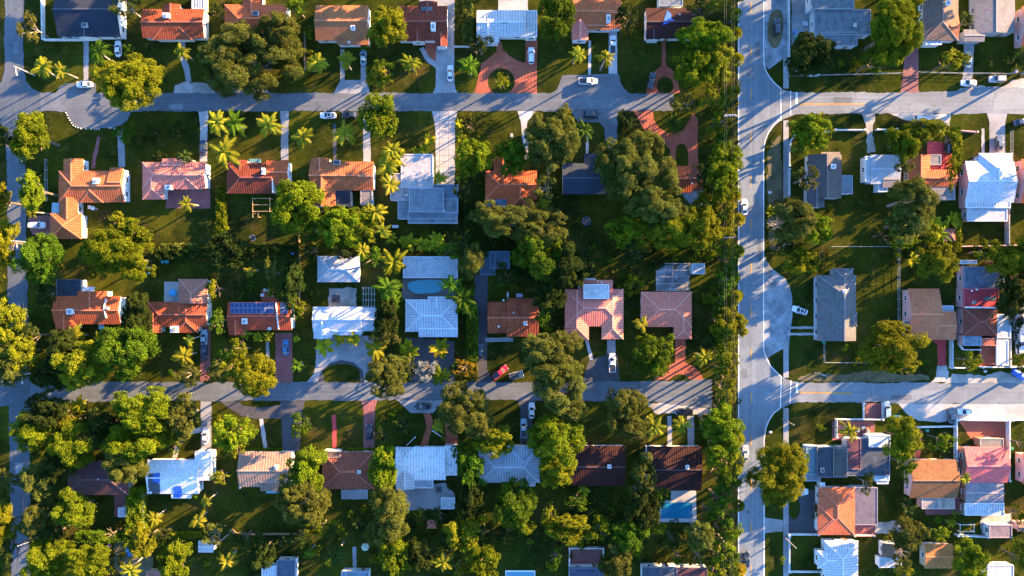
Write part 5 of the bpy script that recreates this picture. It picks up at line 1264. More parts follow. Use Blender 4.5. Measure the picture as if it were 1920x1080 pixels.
# ------------------------------------------------------------------ poles and wires
POLEM = plain('weathered_pole', (.30,.25,.20), .9, .25, 3); POLEG = plain('concrete_pole', (.26,.255,.25), .8, .15)
def pole(px, py, h, label, arms=(), lamp=None, trans=0, mat=None, name='utility_pole'):
    x, y = gp(px, py, h); root = empty(name, x, y); tag(root, label, 'lamp post' if name == 'street_lamp' else 'utility pole', 'utility poles and wires' if name != 'street_lamp' else 'street lamps')
    b = MB(); b.cyl(0,0,-.1,h,.2,.13,12); b.obj('pole', mat or POLEM, root)
    for dx, dy, z, half in arms:
        b = MB(); L = math.hypot(dx, dy); ux, uy = dx/L, dy/L
        b.bar((-ux*half,-uy*half,h-z),(ux*half,uy*half,h-z),.2,.18); b.bar((-ux*half*.5,-uy*half*.5,h-z),(0,0,h-z-.9),.06,.06); b.bar((ux*half*.5,uy*half*.5,h-z),(0,0,h-z-.9),.06,.06)
        a = b.obj('crossarm', POLEG, root)
        for t in (-.95,-.4,.4,.95):
            q = MB(); q.cyl(0,0,0,.1,.07); q.cyl(0,0,.1,.26,.09,.06); q.obj('insulator', plain('ceramic',(.5,.5,.5),.3,.1), a, (ux*half*t, uy*half*t, h-z+.09))
    if trans:
        for i in range(trans):
            q = MB(); q.cyl(0,0,0,1.1,.34,n=14); q.cyl(0,0,1.1,1.2,.38,n=14); q.cyl(.15,0,1.2,1.45,.06); q.cyl(-.15,0,1.2,1.45,.06); q.obj('transformer', plain('transformer_grey',(.5,.52,.53),.5,.1), root, (-.75+.85*i,.65,h-2.2))
    if lamp:
        dx, dy, L = lamp; q = MB(); q.tube([(0,0,h-.8),(dx*L*.5,dy*L*.5,h-.35),(dx*L,dy*L,h-.3)],.06); arm = q.obj('lamp_arm', STEEL, root)
        q = MB(); q.obox(0,0,-.1,.85,.36,.16,math.atan2(dy,dx)); q.obox(0,0,.06,.6,.26,.08,math.atan2(dy,dx)); q.obj('lamp_head', POLEG, arm, (dx*(L+.3),dy*(L+.3),h-.3))
    return root
A4 = [(1,0,.3,1.4)]
pole(1369,215,10.5,'tall wire pole with two crossarms beside the main road, upper one',[(1,.02,.2,1.35),(1,.02,1.4,1.2)],lamp=(1,-.1,1.3))
pole(1368,445,10.5,'tall wire pole halfway down the main road where a wire crosses over',[(1,.05,.3,1.5)])
pole(1375,806,10.5,'transformer pole with three grey cans beside the main road',[(1,0,.3,1.7),(1,.1,1.6,1.3)],trans=3,lamp=(1,.2,1.6))
pole(1366,1025,10.5,'lowest tall wire pole with one crossarm beside the main road',[(1,0,.3,1.4)])
pole(1369,-70,10.5,'tall wire pole just above the top edge of the picture',A4)
pole(1487,456,8,'pale pole among trees right of the main road, at the end of the crossing wire',mat=POLEG)
pole(1489,797,8,'leaning-looking wooden pole on the sidewalk below the lower side street')
pole(1493,1028,8,'wooden pole beside the square lawn near the bottom of the sidewalk')
pole(28,452,9,'wire pole with a side arm beside the left road, below the white wagon',[(1,-.1,.3,1.1)],lamp=(.2,-1,1.5))
pole(40,703,9.5,'wire pole with broad crossarm at the lower left crossroads',[(1,.2,.3,2.2)],lamp=(.02,-1,1.8))
pole(42,1021,9.5,'wire pole with twin arms over the left road near the bottom',[(1,.35,.3,1.4),(1,.35,1.2,1.2)])
pole(26,124,8,'grey street lamp arching over the upper left crossroads',lamp=(.25,-1,1.8),mat=POLEG,name='street_lamp')
pole(1546,704,6,'short white pole with a crosspiece on the lawn by the lower side street',[(1,-.3,.2,.7)],mat=POLEG)
pole(406,1021,8,'pale pole beside the small white garden shed',mat=POLEG)
pole(1712,1026,8,'pale pole inside the olive tree near the brown gabled shed',mat=POLEG)
def wire(pts, label, sag=.7, r=.008):
    P = []
    W = [Vector((*gp(x, y, z), z)) for x, y, z in pts]
    for a, b_ in zip(W, W[1:]):
        for i in range(12):
            t = i/12; p = a.lerp(b_, t); p.z -= sag*4*t*(1-t); P.append(p)
    P.append(W[-1]); c = P[0].copy(); b = MB(); b.tube([p-c for p in P], r, 5)
    o = b.obj('power_line', plain('wire', (.2,.19,.15), .5, .1), None, c); tag(o, label, 'wire', 'utility poles and wires')
for i, dx in enumerate((-9.5,-5.5,4.5,9)):
    wire([(1369+dx,-70,10.4),(1369+dx,215,10.4),(1368+dx,445,10.4),(1372+dx,806,10.4),(1366.5+dx,1025,10.4),(1366+dx,1330,10.4)],
         ['leftmost','second from left','third from left','rightmost'][i]+' of four overhead wires running along the main road')
wire([(1368,445,10),(1487,456,7.9)],'single overhead wire crossing the main road below the white car')
wire([(28,452,8.6),(38,703,9.1),(42,1021,9.1),(44,1300,9.1)],'left one of two overhead wires along the left road')
wire([(33,452,8.6),(48,702,9.1),(46,1020,9.1),(48,1300,9.1)],'right one of two overhead wires along the left road')

PATCH = worn('asphalt_patch', (.095,.11,.128)); PATCHL = worn('pale_patch', (.17,.185,.205)); IRON = plain('cast_iron', (.05,.05,.055), .6, .2)
for px, py, w_, h_, m in ((1420,92,9,26,PATCH),(1398,330,8,14,PATCHL),(1424,470,6,40,PATCH),(1396,700,10,18,PATCH),(1450,740,18,10,PATCHL),(1415,905,8,30,PATCH),(1580,188,34,12,PATCH),(1690,745,40,9,PATCH),(1660,204,26,7,PATCHL),(620,200,40,7,PATCH),(860,184,22,10,PATCH),(330,200,26,9,PATCHL),(560,725,30,8,PATCH),(760,741,24,9,PATCHL),(1120,728,34,9,PATCH),(250,735,24,12,PATCH),(34,580,12,30,PATCH),(36,880,14,26,PATCHL),(30,90,10,22,PATCH)):
    sheet('road_patch', [(px-w_/2,py-h_/2),(px+w_/2,py-h_/2+random.uniform(-1,1)),(px+w_/2+random.uniform(-1,1),py+h_/2),(px-w_/2,py+h_/2)], m, z=ZR+.0075, rag=.15)
for px, py in ((1404,140),(1417,610),(1402,960),(1600,205),(470,198),(900,737),(34,320),(40,820),(1290,733)):
    x, y = gp(px, py); b = MB(); n = 16; b.face([(.36*math.cos(2*math.pi*i/n), .36*math.sin(2*math.pi*i/n), 0) for i in range(n)]); o = b.obj('manhole_cover', IRON, None, (x, y, ZR+.012)); tag(o, kind='structure')

# ------------------------------------------------------------------ vehicles
def outline(L, W, n=28, p=4.2):
    P = []
    for i in range(n):
        a = 2*math.pi*(i+.5)/n; c, s = math.cos(a), math.sin(a)
        P.append((math.copysign(abs(c)**(2/p), c)*L/2, math.copysign(abs(s)**(2/p), s)*W/2))
    return P
def loft(mb, rings, m=0):
    n = len(rings[0])
    for a, b in zip(rings, rings[1:]):
        for k in range(n): mb.face([a[k], a[(k+1)%n], b[(k+1)%n], b[k]], m)
    mb.face(rings[0][::-1], m); mb.face(rings[-1], m)
def car_parts(kind):
    L, W = {'sedan':(4.6,1.82),'suv':(4.7,1.9),'pickup':(5.4,1.92)}[kind]; hd = {'sedan':.86,'suv':.98,'pickup':1.0}[kind]; top = {'sedan':1.42,'suv':1.72,'pickup':1.78}[kind]
    parts = {}
    b = MB(); O = outline(L, W)
    R3 = lambda s, sy, z, dx=0: [(x*s+dx, y*sy, z) for x, y in O]
    rings = [R3(.95,.93,.28), R3(.995,.99,.45), R3(1,1,.62), R3(.985,.97,hd-.12), R3(.955,.90,hd)]
    n = len(O)
    if kind == 'pickup':
        loft(b, [[(x, y, z) if x > -L*.5*.0-.55 else (x, y, min(z, 1.0)) for x, y, z in r] for r in rings])
        x0, x1, yy = -L/2+.02, -.62, W/2-.10
        for q in ((x0,-yy-.02,hd,x1,-yy+.1,hd+.14),(x0,yy-.1,hd,x1,yy+.02,hd+.14),(x0,-yy+.1,hd,x0+.12,yy-.1,hd+.14)): b.box(q[0],q[1],q[2],q[3],q[4],q[5])
        c = dict(b=(-.62,1.35), t=(-.5,.55), wb=.84, wt=.70)
        q = MB(); q.box(x0+.13,-yy+.11,hd+.003,x1-.02,yy-.11,hd+.02); 
        for i in range(6): yv = -yy+.2+i*(2*yy-.4)/5; q.box(x0+.15,yv-.05,hd+.02,x1-.04,yv+.05,hd+.035)
        parts['bed_liner'] = [(q.mesh('bed_liner'), DARKM, (0,0,0))]
    else:
        loft(b, rings)
        c = dict(b=(-1.75,.98), t=(-1.02,.12), wb=.80, wt=.62) if kind == 'sedan' else dict(b=(-2.2,1.05), t=(-1.95,.35), wb=.84, wt=.70)
    bx0, bx1 = c['b']; tx0, tx1 = c['t']; wb, wt = c['wb'], c['wt']; zb, zt = hd-.02, top
    def ring(f, z): 
        a0 = bx0+(tx0-bx0)*f; a1 = bx1+(tx1-bx1)*f; w_ = wb+(wt-wb)*f; r = .12
        return [(a0,-w_+r,z),(a0+r,-w_,z),(a1-r,-w_,z),(a1,-w_+r,z),(a1,w_-r,z),(a1-r,w_,z),(a0+r,w_,z),(a0,w_-r,z)]
    loft(b, [ring(0,zb), ring(.5,zb+(zt-zb)*.55), ring(.93,zt-.05), ring(1.06,zt)])
    # hood crease, door handles, mirrors
    for s in (-1,1): b.box(bx1-.35, s*(W/2)-.02, hd-.02, bx1-.12, s*(W/2+.16)+.02*s, hd+.14) if s > 0 else b.box(bx1-.35, -(W/2+.16), hd-.02, bx1-.12, -(W/2)+.04, hd+.14)
    b.bar((bx1+.05,.32,hd+.004),(L/2*.9,.4,hd-.01),.05,.03); b.bar((bx1+.05,-.32,hd+.004),(L/2*.9,-.4,hd-.01),.05,.03)
    parts['body'] = [(b.mesh('body'), None, (0,0,0))]
    def panel(nm, pts, off):
        q = MB(); o = Vector(off); P = [Vector(p) + o for p in pts]; q.face(P); q.face([p - o*1.6 for p in reversed(P)])
        for i in range(4): q.face([P[i]-o*1.6, P[(i+1)%4]-o*1.6, P[(i+1)%4], P[i]])
        return (q.mesh(nm), GLASS, (0,0,0))
    def at(f, x, s): # point on cabin side
        z = zb + (zt-zb)*(.55*f/.5 if f <= .5 else .55+(f-.5)/.43*.40); return z
    f0, f1 = .12, .93; z0, z1 = at(f0,0,0)+.0, zt-.05
    X = lambda a, b_, f: a+(b_-a)*f
    parts['windshield'] = [panel('windshield', [(X(bx1,tx1,f0),-X(wb,wt,f0)+.14,z0),(X(bx1,tx1,f0),X(wb,wt,f0)-.14,z0),(X(bx1,tx1,f1),X(wb,wt,f1)-.12,z1),(X(bx1,tx1,f1),-X(wb,wt,f1)+.12,z1)], (.03,0,.02))]
    parts['rear_window'] = [panel('rear_window', [(X(bx0,tx0,f0),X(wb,wt,f0)-.14,z0),(X(bx0,tx0,f0),-X(wb,wt,f0)+.14,z0),(X(bx0,tx0,f1),-X(wb,wt,f1)+.12,z1),(X(bx0,tx0,f1),X(wb,wt,f1)-.12,z1)], (-.03,0,.02))]
    sw = []
    for s in (-1,1):
        pts = [(X(bx0,tx0,f0)+.22,s*X(wb,wt,f0),z0),(X(bx1,tx1,f0)-.25,s*X(wb,wt,f0),z0),(X(bx1,tx1,f1)-.12,s*X(wb,wt,f1),z1),(X(bx0,tx0,f1)+.12,s*X(wb,wt,f1),z1)]
        if s > 0: pts = pts[::-1]
        sw.append(panel('side_window', pts, (0,s*.025,.012)))
    parts['side_window'] = sw
    wl = []; wm = MB(); 
    def disc(mb, r, w_, m, n=18, h=0):
        A = [(r*math.cos(2*math.pi*i/n), -w_/2, r*math.sin(2*math.pi*i/n)) for i in range(n)]; B = [(x, w_/2, z) for x, y, z in A]
        mb.face(A, m); mb.face(B[::-1], m)
        for i in range(n): mb.face([A[(i+1)%n], A[i], B[i], B[(i+1)%n]], m)
    disc(wm, .335, .22, 0); disc(wm, .21, .235, 1); me = wm.mesh('wheel'); me.materials.append(plain('tyre',(.02,.02,.02),.9,.2)); me.materials.append(STEEL)
    for x in (L*.31, -L*.31):
        for s in (-1,1): wl.append((me, None, (x, s*(W/2-.12), .335)))
    parts['wheel'] = wl
    hl = MB(); hl.box(-.16,-.22,-.07,.04,.22,.07); hm = hl.mesh('headlight'); hm.materials.append(plain('lamp_glass',(.6,.6,.62),.15,.1))
    parts['headlight'] = [(hm, None, (L/2-.12, s*(W/2-.34), hd-.2)) for s in (-1,1)]
    tl = MB(); tl.box(-.04,-.2,-.09,.14,.2,.09); tm = tl.mesh('tail_light'); tm.materials.append(plain('tail_red',(.25,.01,.01),.3,.1))
    parts['tail_light'] = [(tm, None, (-L/2+.10, s*(W/2-.32), hd-.18)) for s in (-1,1)]
    return parts
CARS = {}
def paint(nm, col):
    m = plain('paint_'+nm, col, .28, .03, .5); m.node_tree.nodes['Principled BSDF'].inputs['Coat Weight'].default_value = .6; return m
PAINT = dict(white=paint('white',(.62,.63,.65)), silver=paint('silver',(.36,.38,.40)), black=paint('black',(.012,.013,.016)), dark=paint('dark',(.025,.03,.038)), grey=paint('grey',(.10,.11,.12)),
  blue=paint('blue',(.03,.12,.28)), navy=paint('navy',(.015,.03,.07)), teal=paint('teal',(.16,.27,.32)), red=paint('red',(.45,.012,.03)), sky=paint('sky',(.22,.32,.40)))
def vehicle(px, py, ang, kind, col, label, group, roof=None, scale=1.0):
    if kind not in CARS: CARS[kind] = car_parts(kind)
    x, y = gp(px, py, .9); root = empty('parked_car' if kind != 'pickup' else 'pickup_truck', x, y, .045, R_(ang)); root.scale = (scale,)*3
    tag(root, label, 'car' if kind != 'pickup' else 'pickup', group)
    for nm, lst in CARS[kind].items():
        for me, mat, loc in lst:
            if not len(me.materials): me.materials.append(mat or PAINT['white'])
            o = put(me, nm, root, loc)
            if nm == 'body': setmat(o, PAINT[col])
    if roof == 'black':
        q = MB(); q.box(-.85,-.45,1.425,.02,.45,1.44); q.obj('sunroof', GLASS, root)
    return root
PG = 'cars parked at the houses'; RG = 'cars on the main road'
for a in [
 (221,91,92,'sedan','white','white sedan on the lawn below the navy roofed house'),
 (158,158,180,'sedan','white','white sedan parked along the street by the layby, upper left'),
 (844,137,90,'sedan','white','white sedan on the pale driveway of the corrugated red house'),
 (996,104,90,'suv','white','white wagon on the looping red brick driveway'),
 (1149,84,90,'pickup','white','white pickup beside the salmon tile house, partly behind a palm'),
 (1103,152,0,'pickup','white','white pickup with a black bed in the layby below the salmon house'),
 (1222,151,78,'sedan','dark','dark car slightly turned on the small brick loop near the main road'),
 (681,107,90,'sedan','teal','teal car on the driveway of the brown gabled house'),
 (615,216,180,'sedan','white','white car with a black roof panel on the grass below the upper street'),
 (656,215,180,'sedan','black','black car on the grass just right of the white car with black roof panel'),
 (1110,214,0,'suv','dark','dark car at the mouth of the asphalt driveway under a spiky palm'),
 (1457,50,90,'suv','dark','dark car parked on the oval grass island by the main road'),
 (1816,111,90,'sedan','teal','pale teal sedan on the driveway of the slate grey corner house'),
 (1817,155,180,'sedan','white','white sedan parked along the upper side street, left of the wagon'),
 (1870,148,180,'suv','silver','silver wagon parked along the upper side street near the blue bin'),
 (1729,225,-12,'suv','white','white wagon nosed into the yellow trees below the upper side street'),
 (1875,268,90,'sedan','grey','grey teal car on the driveway of the big white house'),
 (1778,274,90,'suv','dark','dark car inside the brick yard beside the narrow yellow hedge'),
 (1500,582,162,'sedan','white','white car with a black roof panel at the edge of curved parking bay'),
 (69,422,0,'suv','white','white wagon on the purple brick garage apron beside the left road'),
 (385,818,90,'sedan','white','white sedan on the driveway of the white blue-patched house'),
 (380,277,90,'sedan','navy','navy car on the driveway right of the pink patio house'),
 (382,633,90,'sedan','sky','pale blue car on the brick drive right of the umbrella patio house'),
 (382,660,90,'sedan','navy','navy car below the pale blue car on the brick drive'),
 (535,652,90,'sedan','blue','blue car on the striped brick drive of the solar-panelled house'),
 (692,811,90,'sedan','black','black car on the brick drive of the red hipped house'),
 (901,660,90,'sedan','dark','dark car on the shaded driveway beside the tall hedge'),
 (793,762,180,'sedan','black','black car in the layby above the white multi-gable house'),
 (1284,772,180,'suv','black','black wagon on gravel above the yellow palm near the poolside house'),
 (1663,768,90,'suv','sky','pale blue and white wagon beside the purple slab drive'),
 (1785,779,90,'sedan','grey','dark grey car nosed against the corner of the white wall'),
 (1811,772,180,'sedan','white','white car on pale gravel in front of the brick forecourt'),
 (1500,922,0,'suv','white','white van-like car beside the big yellow green roadside tree'),
 (986,262,90,'sedan','sky','light blue car half under the tan olive tree'),
 (982,803,90,'pickup','sky','blue grey pickup on the shaded drive above the ribbed blue house'),
 (997,770,90,'sedan','white','white car mostly hidden by the olive tree over the lower street'),
 (1912,650,90,'suv','white','white wagon cut by the right edge beside the white side wall'),
 (1916,228,10,'sedan','navy','dark blue car cut by the right edge below the upper side street'),
 ]:
    vehicle(*a, PG, roof='black' if 'black roof' in a[5] else None)
vehicle(1148,680,90,'pickup','white','white pickup backed onto the driveway of the big pink house',PG)
vehicle(938,698,40,'pickup','red','bright red pickup parked askew on the lower street',PG,scale=.93)
vehicle(1396,388,90,'sedan','white','white sedan driving up the main road',RG)
vehicle(1398,851,90,'sedan','silver','silver sedan driving up the main road beside the yellow green tree',RG)
vehicle(1400,1050,90,'sedan','black','dark sedan driving up the main road at the bottom edge',RG)
# trailer behind the red pickup
x, y = gp(966,704); r = empty('utility_trailer', x, y, .05, R_(17)); tag(r, 'dark open trailer with a pale lattice ramp beside the red pickup', 'trailer')
b = MB(); b.box(-1.7,-.95,.5,1.1,.95,.58); 
for q in ((-1.7,-.95,1.1,-.88),(-1.7,.88,1.1,.95),(-1.7,-.88,-1.63,.88)): b.box(q[0],q[1],.58,q[2],q[3],.95)
b.obj('tray', plain('trailer_dark',(.02,.03,.05),.7,.3), r)
b = MB()
for yv in (-.9,-.45,0,.45,.9): b.bar((1.12,yv,.6),(2.3,yv,.9),.09,.06)
for t in (0,.5,1): b.bar((1.12+1.18*t,-.94,.6+.3*t),(1.12+1.18*t,.94,.6+.3*t),.09,.07)
b.bar((-1.6,.97,.98),(1.1,.97,1.02),.08,.08); b.obj('ramp', WHITE, r)
for s in (-1,1):
    q = MB(); n = 16; A = [(.3*math.cos(2*math.pi*i/n),-.1,.3*math.sin(2*math.pi*i/n)) for i in range(n)]; B = [(a,.1,c) for a,_,c in A]; q.face(A); q.face(B[::-1])
    for i in range(n): q.face([A[(i+1)%n],A[i],B[i],B[(i+1)%n]])
    q.obj('wheel', plain('tyre',(.02,.02,.02)), r, (-.3, s*1.07, .3))
# covered boat by the right edge
x, y = gp(1908,703); r = empty('covered_boat', x, y, .3, R_(-38)); tag(r, 'boat under a bright blue cover on gravel at the right edge', 'boat')
b = MB(); S1 = []
for t, wd, z in ((-2.4,.75,.75),(-1.2,.95,.95),(0,.98,1.0),(1.2,.8,.95),(2.2,.38,.85),(2.7,.05,.8)):
    S1.append([(t,-wd,.25),(t,-wd*1.03,.55),(t,-wd*.5,z-.08),(t,0,z),(t,wd*.5,z-.08),(t,wd*1.03,.55),(t,wd,.25),(t,0,-.05)])
loft(b, S1); b.obj('hull_cover', BLUET, r); b = MB(); b.bar((-2.4,0,-.1),(3.6,0,-.1),.14,.12); b.bar((-.8,-1,-.15),(-.8,1,-.15),.1,.1); b.obj('trailer_frame', STEEL, r)
for s in (-1,1):
    q = MB(); q.cyl(0,0,-.1,.1,.28,n=14); o = q.obj('wheel', plain('tyre',(.02,.02,.02)), r, (-.8,s*1.05,-.02)); o.rotation_euler = (math.pi/2,0,0)

# ------------------------------------------------------------------ pools and garden things
def watermat(nm, col):
    m, n, l, p = newmat(nm); tc = n.new('ShaderNodeTexCoord').outputs['Object']
    l.new(mix(n, l, sc(col,.75), sc(col,1.2), noise(n, l, .5, 3, tc)), p.inputs['Base Color']); p.inputs['Roughness'].default_value = .08
    bm = n.new('ShaderNodeBump'); bm.inputs['Strength'].default_value = .25; bm.inputs['Distance'].default_value = .04; l.new(noise(n, l, 2.4, 2, tc), bm.inputs['Height']); l.new(bm.outputs[0], p.inputs['Normal']); return m
def pool(P, deck, col, label, deckm=CONCP, cop=.45):
    W = [Vector((*gp(*p), 0)) for p in P]; c = sum(W, Vector())/len(W)
    ar = sum(W[i].x*W[(i+1)%len(W)].y - W[(i+1)%len(W)].x*W[i].y for i in range(len(W)))
    if ar < 0: W = W[::-1]
    root = empty('swimming_pool', c.x, c.y); tag(root, label, 'swimming pool')
    b = MB(); b.face([(p.x-c.x, p.y-c.y, .062) for p in W]); b.obj('water', watermat('pool_water', col), root)
    b = MB(); n = len(W); O = []
    for i, p in enumerate(W):
        d = (W[(i+1)%n] - W[i-1]).normalized(); O.append(p + Vector((d.y, -d.x, 0))*cop)
    for i in range(n):
        j = (i+1) % n; a, b2, c2, d2 = W[i]-c, W[j]-c, O[j]-c, O[i]-c; u = Vector((0,0,.13))
        b.face([d2+u, c2+u, b2+u, a+u]); b.face([a, b2, b2+u, a+u][::-1]); b.face([d2, c2, c2+u, d2+u])
    b.obj('coping', deckm, root)
    if deck: sheet('pool_deck', deck, deckm, z=.036)
    return root
pool([(1241,942),(1298,942),(1298,972),(1237,972)], [(1258,920),(1305,920),(1306,979),(1236,979),(1236,938),(1258,938)], (.010,.15,.26), 'rectangular blue swimming pool below the poolside maroon house')
pool(chaikin([(766,528),(800,524),(826,525),(836,533),(828,546),(814,550),(800,549),(782,552),(770,546),(764,538)],2), None, (.05,.25,.32), 'free-form turquoise lagoon pool between pale blue roofs', WOODD, .3)
pool([(949,1072),(1002,1072),(1002,1100),(949,1100)], None, (.10,.25,.34), 'pale blue pool with white edge cut by the bottom edge', WHITE)
x, y = gp(708,822); 
def lounger(px, py, ang, label, col):
    x, y = gp(px, py); r = empty('sun_lounger', x, y, .02, R_(ang)); tag(r, label, 'sun lounger', 'loungers on the lawn')
    b = MB(); b.box(-.95,-.33,.30,.45,.33,.38); b.obj('seat', col, r); b = MB(); b.bar((.45,0,.36),(1.0,0,.75),.62,.07); b.obj('backrest', col, r)
    for xx in (-.85,.5):
        for yy in (-.28,.28): q = MB(); q.box(-.03,-.03,0,.03,.03,.3); q.obj('leg', WHITE, r, (xx,yy,0))
TEAL = plain('teal_fabric', (.05,.30,.36), .8, .15)
lounger(282,503,-12,'upper of two teal sun loungers beside the big lime tree',TEAL); lounger(282,512.5,-12,'lower of two teal sun loungers beside the big lime tree',TEAL)
def chair(px, py, ang, label, m):
    x, y = gp(px, py); r = empty('garden_chair', x, y, .02, R_(ang)); tag(r, label, 'chair', 'garden chairs')
    b = MB(); b.box(-.28,-.3,.36,.3,.3,.43); b.obj('seat', m, r); b = MB(); b.bar((-.28,0,.4),(-.5,0,1.0),.6,.06); b.obj('backrest', m, r)
    for s in (-1,1): b = MB(); b.box(-.35,s*.36-.06,.58,.34,s*.36+.06,.63); b.box(.24,s*.36-.04,0,.32,s*.36+.04,.58); b.box(-.3,s*.36-.04,0,-.22,s*.36+.04,.58); b.obj('armrest', m, r)
chair(306,491,200,'left of two teal garden chairs on the lawn below the hedge',TEAL); chair(315,491,-20,'right of two teal garden chairs on the lawn below the hedge',TEAL)
chair(494,553,10,'white garden chair left of the white table behind the solar-panelled house',WHITE); chair(510,553,190,'white garden chair lower right of the white patio table',WHITE); chair(512,544,150,'white garden chair right of the white patio table',WHITE)
def table(px, py, lx, ly, label, m, a=0):
    x, y = gp(px, py); r = empty('garden_table', x, y, .02, R_(a)); tag(r, label, 'table', 'garden tables')
    b = MB(); b.box(-lx/2,-ly/2,.7,lx/2,ly/2,.75); b.obj('tabletop', m, r)
    for sx in (-1,1):
        for sy in (-1,1): q = MB(); q.box(-.04,-.04,0,.04,.04,.7); q.obj('leg', m, r, (sx*(lx/2-.1), sy*(ly/2-.1), 0))
table(502,544,1.7,.95,'white patio table on red brick behind the solar-panelled house',WHITE)
table(974,554,1.8,1.0,'pale lilac garden table behind the rusty ribbed house',plain('lilac_top',(.4,.36,.48),.7,.1))
table(1508,46,1.4,1.2,'pale garden table on the side patio of the stained flat-roof house',plain('pale_top',(.36,.4,.42),.7,.1))
table(823,916.5,1.6,1.6,'square black framed table on the patio of the white multi-gable house',DARKM)
table(742,425,1.8,.8,'pale table at the lower left of the stained concrete house',plain('pale_top',(.36,.4,.42),.7,.1))
table(171,381+8,1.0,1.0,'white patio table below the L-shaped orange house',WHITE)
def umbrella(px, py, R, label, m, n=8, h=2.4):
    x, y = gp(px, py, h); r = empty('patio_umbrella', x, y, .02); tag(r, label, 'umbrella', 'patio umbrellas')
    b = MB(); P = [(R*math.cos(2*math.pi*i/n), R*math.sin(2*math.pi*i/n), h-.45) for i in range(n)]
    for i in range(n): b.face([P[i], P[(i+1)%n], (0,0,h)]); b.face([P[(i+1)%n], P[i], (P[i][0],P[i][1],P[i][2]-.18), (P[(i+1)%n][0],P[(i+1)%n][1],P[i][2]-.18)][::-1])
    b.obj('canopy', m, r); b = MB(); b.cyl(0,0,0,h+.1,.035); b.cyl(0,0,0,.12,.3); b.obj('pole', STEEL, r)
umbrella(322,549,1.1,'round blue umbrella on the tiled patio beside the orange house',plain('blue_canvas',(.03,.22,.42),.8,.1))
umbrella(684,1027,1.15,'hexagonal pale green umbrella beside the narrow bottom path',plain('sage_canvas',(.30,.36,.26),.8,.1),6)
umbrella(172,390,.6,'small white umbrella beneath the L-shaped orange house',WHITE)
def trampoline(px, py, R, label):
    x, y = gp(px, py); r = empty('trampoline', x, y, .02); tag(r, label, 'trampoline')
    n = 24; b = MB(); b.cyl(0,0,.72,.75,R*.86,n=n); b.obj('mat', plain('tramp_mat',(.02,.025,.035),.8,.1), r); b = MB(); pts = [(R*math.cos(2*math.pi*i/n),R*math.sin(2*math.pi*i/n),.76) for i in range(n+1)]; b.tube(pts,.1,6); b.obj('frame', plain('tramp_pad',(.05,.07,.14),.7,.1), r)
    for i in range(4): a = i*math.pi/2+.4; q = MB(); q.cyl(0,0,0,.74,.04); q.obj('leg', STEEL, r, (R*math.cos(a),R*math.sin(a),0))
trampoline(1099,415,1.15,'round dark trampoline on the shaded lawn below the dark slate house')
trampoline(475,447,.85,'small round dark trampoline on the pergola lawn')
def wbin(px, py, m, label):
    x, y = gp(px, py); r = empty('wheelie_bin', x, y, .02, R_(random.uniform(-20,20))); tag(r, label, 'bin', 'wheelie bins')
    b = MB(); loft(b, [[(-.25,-.27,.05),(.25,-.27,.05),(.25,.27,.05),(-.25,.27,.05)],[(-.33,-.33,1.0),(.33,-.33,1.0),(.33,.33,1.0),(-.33,.33,1.0)]]); b.obj('body', m, r)
    b = MB(); b.box(-.36,-.38,1.0,.38,.38,1.07); b.box(-.44,-.28,1.0,-.36,.28,1.05); b.obj('lid', m, r)
GB_ = plain('bin_green',(.03,.22,.13),.5,.1); BB_ = plain('bin_blue',(.03,.14,.42),.5,.1)
for px, py, m, lb in ((1543,247,BB_,'blue bin beside a green bin under the corner banana trees'),(1552,248,GB_,'green bin beside the blue bin under the corner banana trees'),(1657,247,GB_,'green bin behind the short white front wall'),(1664,247,BB_,'blue bin behind the short white front wall'),
  (1488,62,BB_,'pale blue bin by the patio of the stained flat-roof house'),(1489,71,GB_,'green bin by the patio of the stained flat-roof house'),(1675,780,GB_,'green bin in front of the tree by the blue and white wagon'),(1682,780,BB_,'blue bin in front of the tree by the blue and white wagon'),
  (1901,136,BB_,'blue bin at the end of the wire fence, upper right'),(1735,806,GB_,'green bin behind the white wall by the orange path'),(1893,839,GB_,'green bin at the corner of the brick forecourt wall'),(1542,641,GB_,'green bin at the lower left of the long navy tan house'),
  (1597,1012,GB_,'green bin above the white ribbed metal house'),(1589,1012,BB_,'dark blue bin above the white ribbed metal house'),(551,475,BB_,'lone blue bin by the dark hedge corner'),(1898,980,GB_,'green bin between the purple grey shed and the edge shed')):
    wbin(px, py, m, lb)
# pergola, pipes, frames
def frame(name, x0, y0, x1, y1, h, nx, ny, m, label, cat, post=.12):
    X0, Y1 = gp(x0, y0, h); X1, Y0 = gp(x1, y1, h); r = empty(name, X0, Y0); tag(r, label, cat); lx, ly = X1-X0, Y1-Y0
    for x in (0, lx):
        for y in (0, ly): q = MB(); q.box(-post/2,-post/2,0,post/2,post/2,h-.14); q.obj('post', m, r, (x,y,0))
    for i in range(ny+1): q = MB(); q.bar((-.3,ly*i/ny,h-.06),(lx+.3,ly*i/ny,h-.06),post,.14); q.obj('beam', m, r)
    for i in range(nx+1): q = MB(); q.bar((lx*i/nx,-.3,h+.07),(lx*i/nx,ly+.3,h+.07),post*.8,.11); q.obj('rafter', m, r)
    return r
frame('pergola',474,372,506,396,2.4,1,2,plain('honey_timber',(.42,.26,.12),.8,.2),'honey coloured wooden pergola behind the deep red brown house','pergola')
for dx, lb in ((0,'left of two wooden swing posts below the pergola'),(10,'right of two wooden swing posts below the pergola')):
    x, y = gp(474+dx,403,2); b = MB(); b.box(-.07,-.6,0,.07,-.46,2); b.box(-.07,.46,0,.07,.6,2); b.box(-.08,-.7,2,.08,.7,2.14); tag(b.obj('swing_set', TIMBER, None, (x,y,0)), lb, 'frame')
frame('pergola',1231,494,1292,544,2.6,2,4,plain('rust_beam',(.34,.24,.2),.8,.3),'rusty open beam frame over the broken concrete slab above the pink hipped house','pergola',.14)
